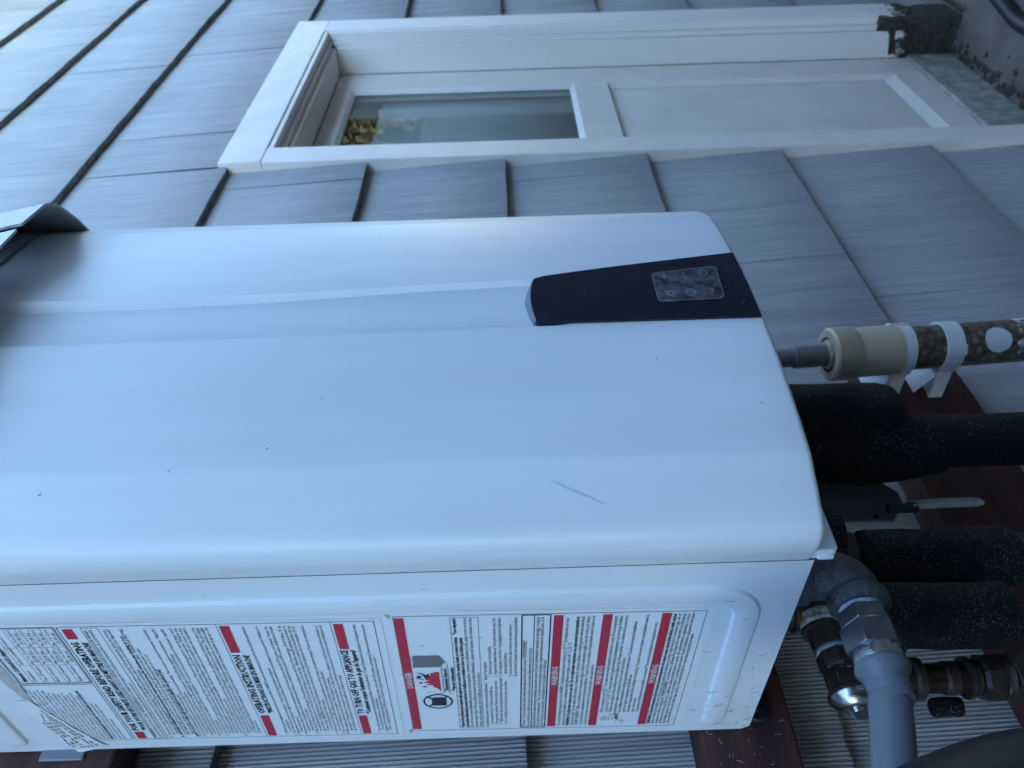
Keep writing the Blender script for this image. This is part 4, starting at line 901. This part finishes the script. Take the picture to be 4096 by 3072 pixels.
g = G(); g.lathe(a0+d*.0405, d, [(0,.0165),(.002,.0190),(.014,.0195),(.018,.0180)], n=8, ph=.3); g.lathe(a0+d*.0580, d, [(0,.0170),(.002,.0182),(.019,.0188),(.021,.0215),(.0245,.0215)], n=34); g.build('body', oldbrass, rv, ang=30)
g = G(); g.lathe(a0+d*.0822, d, [(0,.0215),(.002,.0215),(.0105,.0150),(.0125,.0100),(.0125,.0066),(.0155,.0062)], n=36); g.build('cap', brightsteel, rv, ang=40)
g = G(); p = a0+d*.094; g.prism([p+Vector((0,-.004,.010)), p+Vector((0,-.004,-.004)), p+Vector((-.004,-.004,-.010)), p+Vector((-.011,-.004,-.010)), p+Vector((-.011,-.004,.006))], (0,.0015,0)); g.build('pull_tag', steel, rv, bevel=.0004)
sv = thing('service_pipe', 'copper stub with brass rings and hex union running down beside the gas hose', 'pipe')
q0 = Vector((.0080, PY, -.105)); dz = Vector((-.012, 0, -1)).normalized()
g = G(); g.lathe(q0, dz, [(0,.0130),(.75,.0130)], n=30); g.build('pipe', copper, sv)
for s, r, l in [(.030,.0185,.010),(.058,.0148,.014),(.077,.0185,.006),(.083,.0165,.006)]:
    g = G(); g.lathe(q0+dz*s, dz, [(0,r*.86),(l*.2,r),(l*.8,r),(l,r*.86)], n=30); g.build('ring', oldbrass, sv)
g = G(); g.lathe(q0+dz*.0900, dz, [(0,.0165),(.003,.0205),(.0175,.0205),(.019,.0180)], n=8, ph=.2); g.build('union_nut', oldbrass, sv, ang=20)
g = G(); g.lathe(q0+dz*.1085, dz, [(0,.0195),(.002,.0200),(.003,.0185),(.0045,.0200),(.0055,.0185),(.007,.0198),(.008,.018)], n=30); g.build('thread', oldbrass, sv)
g = G(); g.box(q0.x-.0185, q0.x+.0165, PY-.0185, PY+.0185, q0.z-.165, q0.z-.1170); g.build('valve_block', mould, sv, bevel=.003)
g = G(); foamtube(g, [(-.0055,-.100,-.160),(-.0050,-.100,-.172),(-.0050,-.100,-.186)], .0085, 16); tag(g.build('foam_scrap', foam, None), 'small black foam scrap tucked behind the copper stub', 'foam')

# ------------------------------------------------------------------ hoses, litter, cobwebs
g = G(); g.tube(spline([(-.245,-.30,.055),(-.195,-.30,-.040),(-.180,-.30,-.14),(-.185,-.28,-.35),(-.22,-.25,-.8),(-.25,-.3,GZ+.04)], 10), .063, n=36)
tag(g.build('drain_hose', blackrub, None, ang=60), 'fat black hose crossing the lower right corner in front of the shingles', 'hose')
g = G(); g.tube(spline([(.6,-.30,GZ+.018),(1.2,-.16,GZ+.017),(1.83,-.088,GZ+.017),(2.05,-.106,GZ+.017),(2.5,-.20,GZ+.017),(3.2,-.25,GZ+.017)], 10), .0215, n=24)
tag(g.build('garden_hose', blackrub, None, ang=60), 'black hose lying on the paving near the foot of the door', 'hose')
g = G()
for k in range(110):
    x = random.uniform(1.36, 2.4); y = .108-abs(random.gauss(0,.022)) if random.random() < .7 else random.uniform(-.35,.10); r = random.uniform(.002,.008); z = GZ+r*.4
    if x > 2.25: y = min(y, -.03)
    g.lathe((x,y,z), (random.uniform(-1,1),random.uniform(-1,1),.4), [(-r,.2*r),(0,r*random.uniform(.4,.9)),(r,.2*r)], n=5)
tag(g.build('litter', dry, None, ang=0), 'dry leaf litter and grit along the concrete sill', 'litter', kind='stuff')
g = G()
for k in range(240):
    x = random.uniform(1.36, 2.42); y = .104-abs(random.gauss(0,.022)); r = random.uniform(.003,.012)
    if x > 2.25: y = min(y, -.02)
    g.lathe((x,y,GZ+.001), (random.uniform(-.2,.2),random.uniform(-.2,.2),1), [(0,r),(r*.25,.7*r),(r*.35,.1*r)], n=7)
tag(g.build('soil_crumbs', rot, None, ang=0), 'dark soil crumbs heaped along the foot of the sill', 'soil', kind='stuff')

def fibre_at(g, p, d1, d2, ln, r=.00016):
    k = 6; c = random.gauss(0, .55); a = random.uniform(0, 6.28); P = []; cur = Vector(p)
    for i in range(k):
        P.append(cur.copy()); a += c*.45; cur = cur+(Vector(d1)*math.cos(a)+Vector(d2)*math.sin(a))*ln/k
    g.tube(P, r, n=4)
g = G(); py, pz = (0,1,0), (0,0,1)
for _ in range(44):
    y = -.06-abs(random.gauss(0,.075)); z = abs(random.gauss(.01,.035))
    if y < -.30 or z > .3: continue
    fibre_at(g, (-.0033, y, z), py, pz, random.uniform(.003,.013), random.choice([.00008,.00011,.00016]))
for _ in range(22): fibre_at(g, (-.0009, random.uniform(-.31,-.07), random.uniform(.0,.66)), py, pz, random.uniform(.002,.006), .00012)
tag(g.build('cobweb_bits', fibre, None, ang=0), 'dark cobweb bits stuck to the side panel near its lower corner', 'cobweb', kind='stuff')
g = G()
for _ in range(30): fibre_at(g, (random.uniform(-.06,.02), -.0585, random.uniform(-.04,.045)), (1,0,0), pz, random.uniform(.002,.009), random.choice([.00008,.00012,.00016]))
for _ in range(34): fibre_at(g, (random.uniform(-.06,.03), random.uniform(-.035,-.012), random.uniform(-.11,-.045)), (1,0,0), pz, random.uniform(.003,.012), random.choice([.00008,.00012]))
for _ in range(14): fibre_at(g, (random.uniform(-.03,.02), PY-.022, random.uniform(-.10,-.055)), (1,0,0), pz, random.uniform(.004,.012), .00013)
tag(g.build('cobweb_threads', fibre2, None, ang=0), 'pale cobweb threads over the lower board and the shingles below it', 'cobweb', kind='stuff')
# specks, scuff and hairs on the front cover
g = G()
def onc(x, z): return Vector((x, fy(x)-.0004, z))
def scuff(pts, wd, m):
    for (xa, za), (xb, zb) in zip(pts[:-1], pts[1:]):
        d = Vector((xb-xa, zb-za)).normalized(); nn = Vector((-d.y, d.x))*wd/2
        g.add([onc(xa+nn.x, za+nn.y), onc(xb+nn.x, zb+nn.y), onc(xb-nn.x, zb-nn.y), onc(xa-nn.x, za-nn.y)], [(0,1,2,3)], m)
for _ in range(16):
    x = random.uniform(.03,.40); z = random.uniform(.02,.68)
    if .185 < x < .30 and z < .2: continue
    l = random.uniform(.0008,.003); a = random.uniform(0, PI); scuff([(x,z),(x+l*math.cos(a),z+l*math.sin(a))], random.uniform(.0003,.0008), 0)
rb_ = []
for k in range(12):
    x = .0345-.0016*k+random.uniform(-.0006,.0006); z = .1905-.0034*k; wd = .0002+random.uniform(.0002,.0012)*math.sin(PI*k/11); rb_.append((onc(x-wd*.4, z+wd), onc(x+wd*.4, z-wd)))
g.add([p for q in rb_ for p in q], [(2*k, 2*k+2, 2*k+3, 2*k+1) for k in range(11)], 1)
g.build('scuff_mark', [fibre, mat('scuff_grey', (.58,.65,.68), .5)], WH, ang=0)['kind'] = 'stuff'
